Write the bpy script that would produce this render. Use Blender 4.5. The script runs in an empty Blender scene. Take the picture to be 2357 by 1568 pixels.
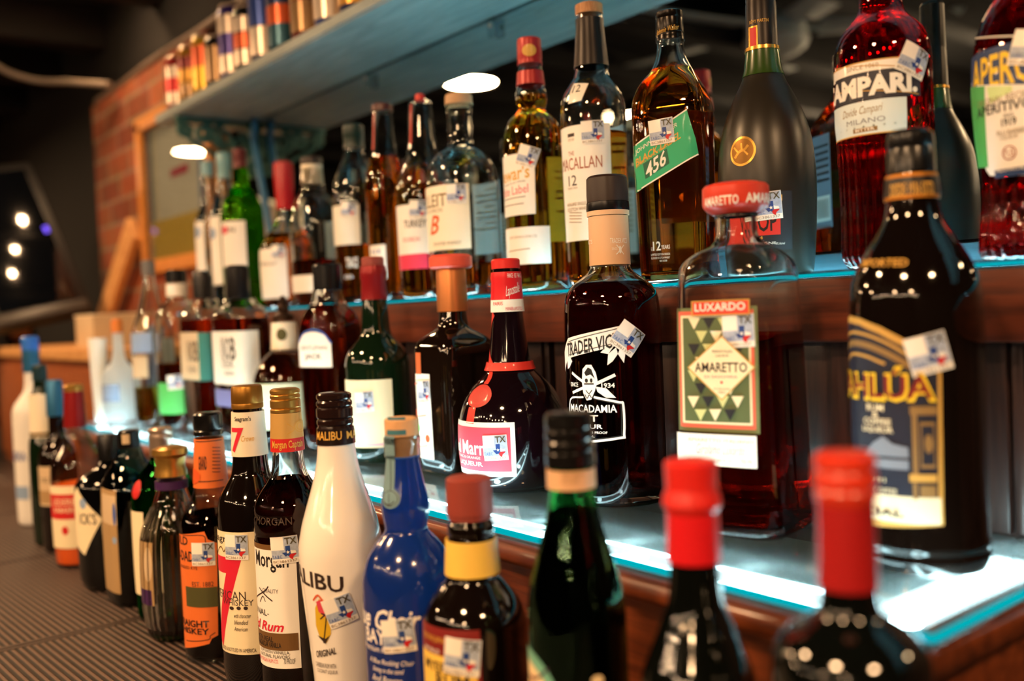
import bpy, bmesh, math, random
from mathutils import Vector, Matrix
random.seed(7)
PI=math.pi; D2R=math.radians
sc=bpy.context.scene
COL=sc.collection
CAMZ=1.325                      # eye height above the floor; heights below are given from the floor
# ------------------------------------------------------------------ materials
def srgb(h):
    h=h.lstrip('#'); v=[int(h[i:i+2],16)/255 for i in (0,2,4)]
    return tuple((c/12.92 if c<=.04045 else ((c+.055)/1.055)**2.4) for c in v)+(1,)
MATS={}
def newmat(name):
    m=bpy.data.materials.new(name); m.use_nodes=True
    nt=m.node_tree; nt.nodes.clear()
    out=nt.nodes.new('ShaderNodeOutputMaterial')
    MATS[name]=m
    return m,nt,out
def pbr(name,col,rough=.5,metal=0,coat=0,spec=.5,emit=None,es=0,noise=0,nscale=40,sss=0,bump=0):
    m,nt,out=newmat(name)
    b=nt.nodes.new('ShaderNodeBsdfPrincipled')
    c=srgb(col) if isinstance(col,str) else tuple(col)+(1,)
    b.inputs['Base Color'].default_value=c
    b.inputs['Roughness'].default_value=rough; b.inputs['Metallic'].default_value=metal
    b.inputs['Coat Weight'].default_value=coat; b.inputs['Coat Roughness'].default_value=.06
    b.inputs['Specular IOR Level'].default_value=spec
    if sss:
        b.inputs['Subsurface Weight'].default_value=sss; b.inputs['Subsurface Radius'].default_value=(.01,.01,.01); b.inputs['Subsurface Scale'].default_value=.5
    if emit:
        b.inputs['Emission Color'].default_value=srgb(emit); b.inputs['Emission Strength'].default_value=es
    if noise or bump:
        tc=nt.nodes.new('ShaderNodeTexCoord'); n=nt.nodes.new('ShaderNodeTexNoise')
        n.inputs['Scale'].default_value=nscale; n.inputs['Detail'].default_value=4
        nt.links.new(tc.outputs['Object'],n.inputs['Vector'])
        if noise:
            mr=nt.nodes.new('ShaderNodeMapRange'); mr.inputs['To Min'].default_value=1-noise; mr.inputs['To Max'].default_value=1+noise
            mx=nt.nodes.new('ShaderNodeMix'); mx.data_type='RGBA'; mx.blend_type='MULTIPLY'; mx.inputs['Factor'].default_value=1
            mx.inputs['A'].default_value=c
            nt.links.new(n.outputs['Fac'],mr.inputs['Value']); nt.links.new(mr.outputs['Result'],mx.inputs['B']); nt.links.new(mx.outputs['Result'],b.inputs['Base Color'])
        if bump:
            bp=nt.nodes.new('ShaderNodeBump'); bp.inputs['Strength'].default_value=bump; bp.inputs['Distance'].default_value=.002
            nt.links.new(n.outputs['Fac'],bp.inputs['Height']); nt.links.new(bp.outputs['Normal'],b.inputs['Normal'])
    nt.links.new(b.outputs[0],out.inputs[0]); return m
def glass(name,col,ior=1.46,rough=0):
    m,nt,out=newmat(name); g=nt.nodes.new('ShaderNodeBsdfGlass')
    g.inputs['Color'].default_value=tuple(col)+(1,); g.inputs['IOR'].default_value=ior; g.inputs['Roughness'].default_value=rough
    nt.links.new(g.outputs[0],out.inputs[0]); return m
def thin(name,col,edge=.55,ior=1.5,rough=.01):
    """thin walled glass: Fresnel reflection over a lightly tinted clear pane, denser where the wall is seen edge on"""
    m,nt,out=newmat(name)
    t=nt.nodes.new('ShaderNodeBsdfTransparent'); g=nt.nodes.new('ShaderNodeBsdfGlossy'); g.inputs['Roughness'].default_value=rough
    fr=nt.nodes.new('ShaderNodeFresnel'); ge=nt.nodes.new('ShaderNodeNewGeometry')
    io=nt.nodes.new('ShaderNodeMapRange'); io.inputs['To Min'].default_value=ior; io.inputs['To Max'].default_value=1/ior   # same reflectance met from either side of the wall
    nt.links.new(ge.outputs['Backfacing'],io.inputs['Value']); nt.links.new(io.outputs['Result'],fr.inputs['IOR'])
    lw=nt.nodes.new('ShaderNodeLayerWeight'); lw.inputs['Blend'].default_value=.35
    mx=nt.nodes.new('ShaderNodeMix'); mx.data_type='RGBA'
    mx.inputs['A'].default_value=tuple(col)+(1,); mx.inputs['B'].default_value=tuple(c*edge for c in col)+(1,)
    nt.links.new(lw.outputs['Facing'],mx.inputs['Factor']); nt.links.new(mx.outputs['Result'],t.inputs['Color'])
    ms=nt.nodes.new('ShaderNodeMixShader')
    nt.links.new(fr.outputs[0],ms.inputs[0]); nt.links.new(t.outputs[0],ms.inputs[1]); nt.links.new(g.outputs[0],ms.inputs[2])
    nt.links.new(ms.outputs[0],out.inputs[0]); return m
def emis(name,col,s):
    m,nt,out=newmat(name); e=nt.nodes.new('ShaderNodeEmission')
    e.inputs['Color'].default_value=srgb(col) if isinstance(col,str) else tuple(col)+(1,); e.inputs['Strength'].default_value=s
    nt.links.new(e.outputs[0],out.inputs[0]); return m
def wood(name,c1,c2,rough=.45,scale=(1.2,14,14),coat=0,bump=.15):
    m,nt,out=newmat(name); b=nt.nodes.new('ShaderNodeBsdfPrincipled')
    tc=nt.nodes.new('ShaderNodeTexCoord'); mp=nt.nodes.new('ShaderNodeMapping'); mp.inputs['Scale'].default_value=scale
    n=nt.nodes.new('ShaderNodeTexNoise'); n.inputs['Scale'].default_value=6; n.inputs['Detail'].default_value=7; n.inputs['Roughness'].default_value=.62; n.inputs['Distortion'].default_value=.6
    r=nt.nodes.new('ShaderNodeValToRGB'); r.color_ramp.elements[0].position=.32; r.color_ramp.elements[1].position=.68
    r.color_ramp.elements[0].color=srgb(c1); r.color_ramp.elements[1].color=srgb(c2)
    nt.links.new(tc.outputs['Object'],mp.inputs[0]); nt.links.new(mp.outputs[0],n.inputs['Vector']); nt.links.new(n.outputs['Fac'],r.inputs[0]); nt.links.new(r.outputs[0],b.inputs['Base Color'])
    bp=nt.nodes.new('ShaderNodeBump'); bp.inputs['Strength'].default_value=bump; bp.inputs['Distance'].default_value=.002
    nt.links.new(n.outputs['Fac'],bp.inputs['Height']); nt.links.new(bp.outputs['Normal'],b.inputs['Normal'])
    b.inputs['Roughness'].default_value=rough; b.inputs['Coat Weight'].default_value=coat; b.inputs['Coat Roughness'].default_value=.15
    nt.links.new(b.outputs[0],out.inputs[0]); return m
def brick(name):
    m,nt,out=newmat(name); b=nt.nodes.new('ShaderNodeBsdfPrincipled'); b.inputs['Roughness'].default_value=.85
    tc=nt.nodes.new('ShaderNodeTexCoord'); mp=nt.nodes.new('ShaderNodeMapping'); mp.inputs['Rotation'].default_value=(D2R(90),0,0)
    k=nt.nodes.new('ShaderNodeTexBrick'); k.inputs['Scale'].default_value=1; k.inputs['Brick Width'].default_value=.2; k.inputs['Row Height'].default_value=.068; k.inputs['Mortar Size'].default_value=.006
    k.inputs['Color1'].default_value=srgb('#a8562c'); k.inputs['Color2'].default_value=srgb('#7a3418'); k.inputs['Mortar'].default_value=srgb('#9a7a62'); k.inputs['Bias'].default_value=-.1
    n=nt.nodes.new('ShaderNodeTexNoise'); n.inputs['Scale'].default_value=18; n.inputs['Detail'].default_value=5
    mx=nt.nodes.new('ShaderNodeMix'); mx.data_type='RGBA'; mx.blend_type='MULTIPLY'; mx.inputs['Factor'].default_value=.6
    nt.links.new(tc.outputs['Object'],mp.inputs[0]); nt.links.new(mp.outputs[0],k.inputs['Vector']); nt.links.new(tc.outputs['Object'],n.inputs['Vector'])
    nt.links.new(k.outputs['Color'],mx.inputs['A']); nt.links.new(n.outputs['Color'],mx.inputs['B']); nt.links.new(mx.outputs['Result'],b.inputs['Base Color'])
    bp=nt.nodes.new('ShaderNodeBump'); bp.inputs['Strength'].default_value=.6; bp.inputs['Distance'].default_value=.006
    nt.links.new(k.outputs['Fac'],bp.inputs['Height']); bp.invert=True; nt.links.new(bp.outputs['Normal'],b.inputs['Normal'])
    nt.links.new(b.outputs[0],out.inputs[0]); return m
def rubber(name):
    """service mat: rows of small nubs on a dark rubber web"""
    m,nt,out=newmat(name); b=nt.nodes.new('ShaderNodeBsdfPrincipled'); b.inputs['Roughness'].default_value=.55
    tc=nt.nodes.new('ShaderNodeTexCoord'); mp=nt.nodes.new('ShaderNodeMapping'); mp.inputs['Rotation'].default_value=(0,0,D2R(-3))
    sx=nt.nodes.new('ShaderNodeSeparateXYZ'); nt.links.new(tc.outputs['Object'],mp.inputs[0]); nt.links.new(mp.outputs[0],sx.inputs[0])
    def wave(sock,freq):
        a=nt.nodes.new('ShaderNodeMath'); a.operation='MULTIPLY'; a.inputs[1].default_value=freq; nt.links.new(sock,a.inputs[0])
        s=nt.nodes.new('ShaderNodeMath'); s.operation='SINE'; nt.links.new(a.outputs[0],s.inputs[0])
        r=nt.nodes.new('ShaderNodeMapRange'); r.inputs['From Min'].default_value=-.5; r.inputs['From Max'].default_value=.6; nt.links.new(s.outputs[0],r.inputs['Value']); return r.outputs['Result']
    w1=wave(sx.outputs['Y'],2*PI/.0076); w2=wave(sx.outputs['X'],2*PI/.0042)
    mu=nt.nodes.new('ShaderNodeMath'); mu.operation='MULTIPLY'; nt.links.new(w1,mu.inputs[0])
    mr=nt.nodes.new('ShaderNodeMapRange'); mr.inputs['To Min'].default_value=.45; nt.links.new(w2,mr.inputs['Value']); nt.links.new(mr.outputs['Result'],mu.inputs[1])
    r=nt.nodes.new('ShaderNodeValToRGB'); r.color_ramp.elements[0].color=srgb('#0a0706'); r.color_ramp.elements[1].color=srgb('#7a6052'); nt.links.new(mu.outputs[0],r.inputs[0]); nt.links.new(r.outputs[0],b.inputs['Base Color'])
    bp=nt.nodes.new('ShaderNodeBump'); bp.inputs['Strength'].default_value=.9; bp.inputs['Distance'].default_value=.003; nt.links.new(mu.outputs[0],bp.inputs['Height']); nt.links.new(bp.outputs['Normal'],b.inputs['Normal'])
    nt.links.new(b.outputs[0],out.inputs[0]); return m
# caps, foils
for n,c,r,me in [('cap_blue','#2f6fd0',.3,0),('foil_blue','#2f6f9c',.3,.5),('cap_teal','#123038',.3,0),('cap_teal2','#7fb0bc',.3,0),('cap_gold','#d0a050',.28,.85),('cap_oldgold','#9a6c26',.35,.7),('cap_black','#0c0b0c',.25,0),('cap_silver','#c9b3a2',.3,.8),('cap_brown','#241412',.18,.15),('cap_brick','#8f3a30',.45,0),('cap_red','#d2241f',.35,0),('cap_redorange','#c9331c',.3,0),('cap_orange','#d9782e',.4,0),('cap_grey','#6d6a68',.4,0),('cap_wax','#100e10',.3,0),('cap_bronze','#3a2618',.35,.6),('cap_coral','#e2553e',.35,0),('cap_darkbrown','#2c1d18',.4,0),('cap_coralred','#d8402c',.3,0),('cap_green','#0f2a24',.3,0),('cap_maroon','#4a1410',.3,0),('cap_blackgold','#17100a',.22,.5),
 ('foil_darkred','#8c1418',.3,.3),('foil_red','#d81c24',.3,.1),('foil_red2','#a81c1e',.35,.15),('foil_maroon','#5a1418',.35,.2),('foil_blackbrown','#1a1210',.35,.45),('wax_red','#b40f1a',.25,0),('copper','#d98a52',.35,.75),('gold','#d6a24a',.25,.9),('bronze','#7a5626',.35,.8),('gold_paint','#c07a1c',.4,.4),('black_paint','#120c0a',.35,0),('red_paint','#c8201c',.4,0),('gold_paper','#d9ac62',.35,.35),('cream_paint','#eee2c8',.5,0),('brown_paint','#1e100e',.25,0),('purple','#3a1450',.5,0)]:
    pbr(n,c,r,me)
pbr('cork','#d9a878',.75,noise=.12,nscale=180); pbr('cork_pale','#c9a27c',.8,noise=.15,nscale=160)
wood('cap_wood','#9a6238','#c98f5c',.5,(60,60,8))
# label stocks and inks
for n,c in dict(paper='#f4f0e8',paper_plain='#f2ece0',cream='#efe0ba',creamlit='#f3ead2',offwhite='#e9e6da',beige='#cdb592',tan='#a98a5e',tan2='#8a7350',tanband='#6d4c22',peach_paper='#e0b48c',orange_paper='#e0702c',orange_deep='#d8551c',yellow_paper='#f0c858',green_paper='#4fae58',green_bright_paper='#1fae78',green_deep='#0d5f44',teal_paper='#6f93a0',teal_deep='#2f6f80',teal_label='#2f7a72',palegreen='#dbe4c8',palegreen2='#cfe6a0',pinkpaper='#d84a62',pinkband='#e0355a',pinkline='#e8a8b8',pinkred='#d8435a',red='#c81a1c',red7='#d41836',redlabel='#d0281c',redglow='#b0281c',redbird='#a82018',maroon='#7a1410',navy='#14182c',navyblue='#16386a',paleblue='#d8e8ec',greyblue='#7a8494',haze_blue='#8aa4c8',purple_haze='#6a6a9c',ink_dark='#15110f',black='#15110f',brown_ink='#2e1c14',blue_ink='#2a55a8',gold_ink='#d8a544',goldflat='#c89a48',bronzeflat='#8a6a3a',rust='#a04a2a',olive_band='#4a4820',olive='#6a7448',olive2='#55623c',ltolive='#c8cc8c',coral='#e0604a',coralred='#d8402c',inkpaper='#1c1e24',whiteink='#f6f2ee',yellow_p='#d8b020',yellow_bold='#f4cc20',teal_sky='#6fb09a',peach_sky='#f0d8a8',purple_ink='#3a2840',ribbon='#d02c20',orange_ribbon='#c8602c',redwax='#b81a14').items():
    pbr(n,c,.5,coat=.15)
pbr('glassink','#4c423c',.15,coat=.5)
pbr('stamp_camo','#a9b6cc',.45,noise=.35,nscale=330); pbr('stamp_blue','#1c3f86',.45); pbr('stamp_tx','#4a4222',.45)
# bottle glasses
glass('clear',(.975,.985,.98)); thin('clear_thin',(.93,.95,.95)); thin('clear_blue',(.75,.9,.98),.5); thin('teal',(.25,.55,.6),.3)
pbr('frosted',(.82,.80,.76),.35,coat=.3,sss=.3); pbr('white_gloss','#f5efe6',.12,coat=.6)
pbr('green_dark','#0b1a0c',.06,coat=.3); pbr('brown_dark','#140a06',.06); pbr('brown_black','#0d0705',.06,coat=.3); pbr('amber_black','#120905',.05,coat=.3); pbr('red_black','#10050a',.05,coat=.4)
pbr('black_glass','#050506',.08); pbr('green_black','#060806',.06,coat=.3); pbr('matte_dark','#221e18',.33,spec=.45)
glass('green_clear',(.05,.42,.10)); glass('green_bright',(.25,.72,.06)); glass('green_clear2',(.50,.94,.62)); pbr('green_neck','#28440e',.25,coat=.4)
for n,c in dict(teal_liq=(.10,.32,.34),dark_amber=(.35,.10,.02),whiskey_dark=(.16,.05,.02),rum_dark=(.22,.07,.03),green_black_liq=(.008,.010,.005),clear_liq=(.95,.97,.98),yellow_liq=(.95,.85,.25),amber_dark=(.7,.26,.06),bourbon=(.74,.25,.09),amber=(.95,.50,.13),amber_light=(.95,.55,.12),gold_liq=(.97,.62,.15),liqueur_brown=(.33,.07,.05),amaretto=(.66,.09,.05),campari_red=(.93,.04,.06),aperol_red=(.92,.05,.05)).items():
    glass(n,c,1.34)
pbr('orange_liq','#f2661a',.25,sss=.4)
def milky(name,col,tcol,f):
    """painted glass that lets light through"""
    m=pbr(name,col,.16,coat=.8); nt=m.node_tree; out=[n for n in nt.nodes if n.type=='OUTPUT_MATERIAL'][0]; b=[n for n in nt.nodes if n.type=='BSDF_PRINCIPLED'][0]
    t=nt.nodes.new('ShaderNodeBsdfTranslucent'); t.inputs['Color'].default_value=srgb(tcol); ms=nt.nodes.new('ShaderNodeMixShader'); ms.inputs[0].default_value=f
    nt.links.new(b.outputs[0],ms.inputs[1]); nt.links.new(t.outputs[0],ms.inputs[2]); nt.links.new(ms.outputs[0],out.inputs[0])
milky('frost_lit','#dfe9ee','#f2fbff',.75); milky('back_paper','#e8f0ee','#e8fbff',.6); milky('blue_gloss','#15296c','#4aa0ff',.42)
# room
wood('board_wood','#3a160b','#6e3016',.4,(1.0,16,16),coat=.2); wood('panel_wood','#241614','#4a3028',.4,(16,16,1.2),coat=.25); wood('step_wood','#4a1e0c','#8a4420',.38,(1.0,16,16),coat=.3)
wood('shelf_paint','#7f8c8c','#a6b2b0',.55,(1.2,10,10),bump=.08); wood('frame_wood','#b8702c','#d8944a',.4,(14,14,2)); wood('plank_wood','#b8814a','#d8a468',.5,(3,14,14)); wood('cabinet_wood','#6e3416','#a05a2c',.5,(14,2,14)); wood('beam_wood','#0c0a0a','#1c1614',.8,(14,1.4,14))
wood('trim_paint','#2a3f49','#425a66',.5,(1.2,14,14),bump=.08)
brick('brick'); rubber('rubber_mat'); pbr('rubber','#3a2c26',.6); pbr('plaster_dark','#090706',.9,noise=.3,nscale=6); pbr('ceiling_dark','#0a0a0c',.9,noise=.3,nscale=5); pbr('floor_dark','#1a1410',.6,noise=.3,nscale=8); pbr('counter_steel','#4a4542',.4,.6)
pbr('mirror','#c9d2d4',.0,1.0); pbr('iron_teal','#3c6660',.5,.3); pbr('cable_blue','#2f6f9c',.4); pbr('cable_grey','#a8998c',.6); pbr('conduit','#6e5c50',.5,.3); pbr('black_plastic','#08080a',.35); pbr('screen','#070a10',.07,coat=1); pbr('bezel','#3a3634',.35); pbr('shade_metal','#2a2622',.4,.6); pbr('under_board','#70858a',.6); pbr('fan_white','#b8c4c6',.45); pbr('fan_bowl','#cfd6d4',.3); pbr('grey_print','#7d7064',.5)
thin('plate_glass',(.86,.95,.94),.7,1.5,.0)
def scatter_plate(name):
    """shelf glass: clear pane with scatter mixed in so that it glows over the strips"""
    m=thin(name,(.86,.96,.95),.7,1.5,.03); nt=m.node_tree
    out=[n for n in nt.nodes if n.type=='OUTPUT_MATERIAL'][0]; ms=[n for n in nt.nodes if n.type=='MIX_SHADER'][0]
    tr=nt.nodes.new('ShaderNodeBsdfTranslucent'); tr.inputs['Color'].default_value=(.72,.92,.92,1); df=nt.nodes.new('ShaderNodeBsdfDiffuse'); df.inputs['Color'].default_value=(.55,.68,.68,1)
    ad=nt.nodes.new('ShaderNodeMixShader'); ad.inputs[0].default_value=.35; nt.links.new(tr.outputs[0],ad.inputs[1]); nt.links.new(df.outputs[0],ad.inputs[2])
    m2=nt.nodes.new('ShaderNodeMixShader'); m2.inputs[0].default_value=.05
    nt.links.new(ms.outputs[0],m2.inputs[1]); nt.links.new(ad.outputs[0],m2.inputs[2]); nt.links.new(m2.outputs[0],out.inputs[0])
scatter_plate('plate_dusty')
thin('acrylic',(.88,.92,.95),.7); thin('tumbler_glass',(.86,.88,.84),.6); pbr('frosted_glass',(.85,.86,.78),.4,sss=.4)
emis('led_white',(.80,.95,1.0),80); emis('led_glow',(.70,.92,1.0),46); emis('led_panel',(.86,.95,1.0),4.2); emis('led_edge',(.0,.52,.60),.75); emis('led_cyan',(.36,.84,1.0),72); emis('bulb_warm',(1,.60,.30),225); emis('bulb_spot',(1,.60,.30),520); emis('bulb_string',(1,.66,.38),420); emis('power_light',(.12,.06,.6),3); emis('till_light',(1,.16,.03),3)
# ------------------------------------------------------------------ mesh helpers
def link(o,parent=None):
    COL.objects.link(o)
    if parent is not None: o.parent=parent
    return o
def tag(o,label=None,cat=None,group=None,kind=None):
    if label: o['label']=label
    if cat: o['category']=cat
    if group: o['group']=group
    if kind: o['kind']=kind
    return o
def empty(name,loc,rz=0):
    o=bpy.data.objects.new(name,None); o.empty_display_size=.02; o.location=loc; o.rotation_euler=(0,0,rz); return link(o)
def finish(name,bm,mats,parent=None,smooth=35,loc=None):
    bmesh.ops.recalc_face_normals(bm,faces=bm.faces) if smooth is not None else None
    me=bpy.data.meshes.new(name); bm.to_mesh(me); bm.free()
    for m in (mats if isinstance(mats,(list,tuple)) else [mats]): me.materials.append(MATS[m] if isinstance(m,str) else m)
    if smooth:
        me.polygons.foreach_set('use_smooth',[True]*len(me.polygons)); me.set_sharp_from_angle(angle=D2R(smooth))
    o=bpy.data.objects.new(name,me)
    if loc is not None: o.location=loc
    return link(o,parent)
def add_box(bm,c,s,rot=None,bev=0,mi=0):
    r=bmesh.ops.create_cube(bm,size=1); vs=r['verts']
    bmesh.ops.scale(bm,vec=s,verts=vs)
    if bev:
        es=list({e for v in vs for e in v.link_edges}); rb=bmesh.ops.bevel(bm,geom=es,offset=bev,segments=2,affect='EDGES',profile=.6); vs=list({v for f in rb['faces'] for v in f.verts}|{v for v in vs if v.is_valid})
    if rot is not None: bmesh.ops.transform(bm,matrix=rot.to_4x4(),verts=vs)
    bmesh.ops.translate(bm,vec=c,verts=vs)
    if mi:
        for f in {f for v in vs for f in v.link_faces}: f.material_index=mi
    return vs
def box(name,c,s,mat,parent=None,bev=.0015,rot=None):
    bm=bmesh.new(); add_box(bm,c,s,rot,bev); return finish(name,bm,mat,parent,30)
def add_tube(bm,pts,r,n=10,cap=True):
    pts=[Vector(p) for p in pts]; rings=[]
    for i,p in enumerate(pts):
        a=pts[max(0,i-1)]; b=pts[min(len(pts)-1,i+1)]; t=(b-a).normalized()
        u=t.orthogonal().normalized() if i==0 else (u-t*u.dot(t)).normalized()
        w=t.cross(u); rr=r[i] if isinstance(r,(list,tuple)) else r
        rings.append([bm.verts.new(p+(u*math.cos(2*PI*k/n)+w*math.sin(2*PI*k/n))*rr) for k in range(n)])
    for A,B in zip(rings,rings[1:]):
        for k in range(n): bm.faces.new((A[k],A[(k+1)%n],B[(k+1)%n],B[k]))
    if cap: bm.faces.new(rings[0][::-1]); bm.faces.new(rings[-1])
def spline(pts,k=8):
    P=[Vector(p) for p in pts]; P=[P[0]*2-P[1]]+P+[P[-1]*2-P[-2]]; out=[]
    for i in range(1,len(P)-2):
        for j in range(k):
            t=j/k; a,b,c,d=P[i-1:i+3]
            out.append(.5*((2*b)+(c-a)*t+(2*a-5*b+4*c-d)*t*t+(3*b-a-3*c+d)*t**3))
    out.append(P[-2]); return out
def chaikin(p,it=2):
    for _ in range(it):
        q=[p[0]]
        for a,b in zip(p,p[1:]):
            q.append(tuple(.75*x+.25*y for x,y in zip(a,b))); q.append(tuple(.25*x+.75*y for x,y in zip(a,b)))
        q.append(p[-1]); p=q
    return p
def expo(r,rm,N):
    if N<=2: return 2
    t=min(1,max(0,(r/rm-.55)/.35)); t=t*t*(3-2*t); return 2+(N-2)*t
class Shape:
    """outline of a bottle: radius against height, squared or fluted in plan"""
    def __init__(s,prof,sec=(2,1),flute=None,smooth=2):
        s.p=chaikin([tuple(q) for q in prof],smooth) if smooth else [tuple(q) for q in prof]   # top to bottom
        s.N,s.asp=sec; s.rm=max(r for r,_ in s.p); s.fl=flute
    def r(s,z):
        p=s.p
        if z>=p[0][1]: return p[0][0]
        for (r0,z0),(r1,z1) in zip(p,p[1:]):
            if z1<=z<=z0: return r0+(r1-r0)*((z0-z)/(z0-z1) if z0>z1 else 0)
        return p[-1][0]
    def dims(s,z,off=0):
        r=s.r(z); n=expo(r,s.rm,s.N)
        t=min(1,max(0,(r/s.rm-.55)/.35)) if s.N>2 else 0
        return r+off, r*(1+(s.asp-1)*t)+off, n
    def at(s,az,z,off=0):
        a,b,n=s.dims(z,off); sn,cs=math.sin(az),math.cos(az)
        rho=(abs(sn/a)**n+abs(cs/b)**n)**(-1/n)
        return Vector((rho*sn,-rho*cs,z))
    def front(s,x,z,off=0):
        a,b,n=s.dims(z,off); q=min(.9999,abs(x)/a)
        return Vector((x,-b*(1-q**n)**(1/n),z))
def ring_pts(r,n,asp,t,rm,seg,fl=None,z=0):
    out=[]
    for k in range(seg):
        th=2*PI*k/seg; c,s_=math.cos(th),math.sin(th); e=2/n
        rr=r
        if fl and z<fl[2] and r>.6*rm: rr=r*(1+fl[1]*math.cos(fl[0]*th))
        x=math.copysign(abs(c)**e,c)*rr; y=math.copysign(abs(s_)**e,s_)*rr*(1+(asp-1)*t)
        out.append((x,y))
    return out
def lathe(bm,prof,seg=48,sec=(2,1),rm=None,fl=None,closed_top=True,closed_bot=True):
    rm=rm or max(r for r,_ in prof); N,asp=sec; rings=[]
    for r,z in prof:
        n=expo(r,rm,N); t=min(1,max(0,(r/rm-.55)/.35)) if N>2 else 0
        rings.append([bm.verts.new((x,y,z)) for x,y in ring_pts(r,n,asp,t,rm,seg,fl,z)])
    for A,B in zip(rings,rings[1:]):
        for k in range(seg): bm.faces.new((A[k],B[k],B[(k+1)%seg],A[(k+1)%seg]))
    if closed_top: bm.faces.new(rings[0])
    if closed_bot: bm.faces.new(rings[-1][::-1])
# ------------------------------------------------------------------ printed labels
TEXT={}
def text_polys(s,style):
    key=(s,style)
    if key in TEXT: return TEXT[key]
    cu=bpy.data.curves.new('lettering','FONT'); cu.body=s; cu.size=1; cu.resolution_u=2
    if 'b' in style: cu.offset=.018
    if 'x' in style: cu.offset=.05
    if 'i' in style: cu.shear=.35
    o=bpy.data.objects.new('lettering',cu); me=o.to_mesh()
    vs=[(v.co.x,v.co.y) for v in me.vertices]; fs=[tuple(p.vertices) for p in me.polygons]
    o.to_mesh_clear(); bpy.data.objects.remove(o); bpy.data.curves.remove(cu)
    TEXT[key]=(vs,fs); return TEXT[key]
def decal(name,parent,shape,front,ops,off0=.00035):
    """printed matter wrapped on a bottle: ops in (azimuth deg | local x, height)"""
    all_v=[];all_f=[];mats=[];idx={}
    step=.006 if front else 4.0
    varied=max(abs(shape.r(z)-shape.r(z+.004)) for z in [.02+i*.02 for i in range(14)])>1e-5
    for li,o in enumerate(ops):
        k=o[0]; bm=bmesh.new(); col=o[-1]
        if k=='R':
            _,u0,z0,u1,z1,col=o; f=[(u0,z0),(u1,z0),(u1,z1),(u0,z1)]; bm.faces.new([bm.verts.new((a,b,0)) for a,b in f])
        elif k=='P':
            vs=[bm.verts.new((a,b,0)) for a,b in o[1]]
            es=[bm.edges.new((vs[i],vs[(i+1)%len(vs)])) for i in range(len(vs))]
            bmesh.ops.triangle_fill(bm,edges=es,use_beauty=True)
        elif k=='E':
            _,u,z,ru,rz,col=o; bm.faces.new([bm.verts.new((u+ru*math.cos(2*PI*i/28),z+rz*math.sin(2*PI*i/28),0)) for i in range(28)])
        elif k=='L':
            _,pts,w,col=o
            zc=sum(p[1] for p in pts)/len(pts); sx=1 if front else 1/(math.degrees(1)*1)*1
            rr=max(.004,shape.r(zc)); kx=1 if front else math.degrees(1/rr)
            q=[Vector((a/kx,b)) for a,b in pts]
            if len(q)>2: q=[Vector((v.x,v.y)) for v in spline([(v.x,v.y,0) for v in q],4)]
            L=[];Rr=[]
            for i,p in enumerate(q):
                t=(q[min(i+1,len(q)-1)]-q[max(i-1,0)]); t=t.normalized() if t.length>1e-9 else Vector((1,0)); n=Vector((-t.y,t.x))*(w/2)
                L.append(bm.verts.new(((p+n).x*kx,(p+n).y,0))); Rr.append(bm.verts.new(((p-n).x*kx,(p-n).y,0)))
            for i in range(len(q)-1): bm.faces.new((L[i],Rr[i],Rr[i+1],L[i+1]))
        elif k=='T':
            _,u0,z0,u1,z1,s,col,st,sl=o
            vs,fs=text_polys(s,st)
            if not vs: bm.free(); continue
            x0=min(v[0] for v in vs);x1=max(v[0] for v in vs);y0=min(v[1] for v in vs);y1=max(v[1] for v in vs)
            bv=[bm.verts.new((u0+(u1-u0)*(v[0]-x0)/(x1-x0),z0+(z1-z0)*(v[1]-y0)/(y1-y0)+sl*((v[0]-x0)/(x1-x0)-.5),0)) for v in vs]
            for f in fs:
                try: bm.faces.new([bv[i] for i in f])
                except ValueError: pass
        us=[v.co.x for v in bm.verts]; zs=[v.co.y for v in bm.verts]
        lo,hi=min(us),max(us)
        c=math.floor(lo/step)*step+step
        while c<hi-1e-6:
            bmesh.ops.bisect_plane(bm,geom=bm.verts[:]+bm.edges[:]+bm.faces[:],plane_co=(c,0,0),plane_no=(1,0,0)); c+=step
        if varied:
            lo,hi=min(zs),max(zs); c=math.floor(lo/.006)*.006+.006
            while c<hi-1e-6:
                bmesh.ops.bisect_plane(bm,geom=bm.verts[:]+bm.edges[:]+bm.faces[:],plane_co=(0,c,0),plane_no=(0,1,0)); c+=.006
        off=off0+.00005*li
        if col not in idx: idx[col]=len(mats); mats.append(col)
        base=len(all_v); bm.verts.index_update()
        for v in bm.verts: all_v.append(shape.front(v.co.x,v.co.y,off) if front else shape.at(D2R(v.co.x),v.co.y,off))
        for f in bm.faces: all_f.append(([base+v.index for v in f.verts],idx[col]))
        bm.free()
    me=bpy.data.meshes.new(name); me.from_pydata([tuple(v) for v in all_v],[],[f for f,_ in all_f])
    me.polygons.foreach_set('material_index',[m for _,m in all_f])
    me.polygons.foreach_set('use_smooth',[True]*len(all_f))
    for m in mats: me.materials.append(MATS[m])
    me.update(); return link(bpy.data.objects.new(name,me),parent)
TEXAS=[(-.30,.50),(.05,.50),(.05,.16),(.18,.10),(.40,.08),(.46,-.12),(.42,-.22),(.22,-.36),(.14,-.58),(-.02,-.48),(-.12,-.28),(-.22,-.22),(-.32,-.32),(-.44,-.16),(-.58,0),(-.30,.02)]
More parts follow.
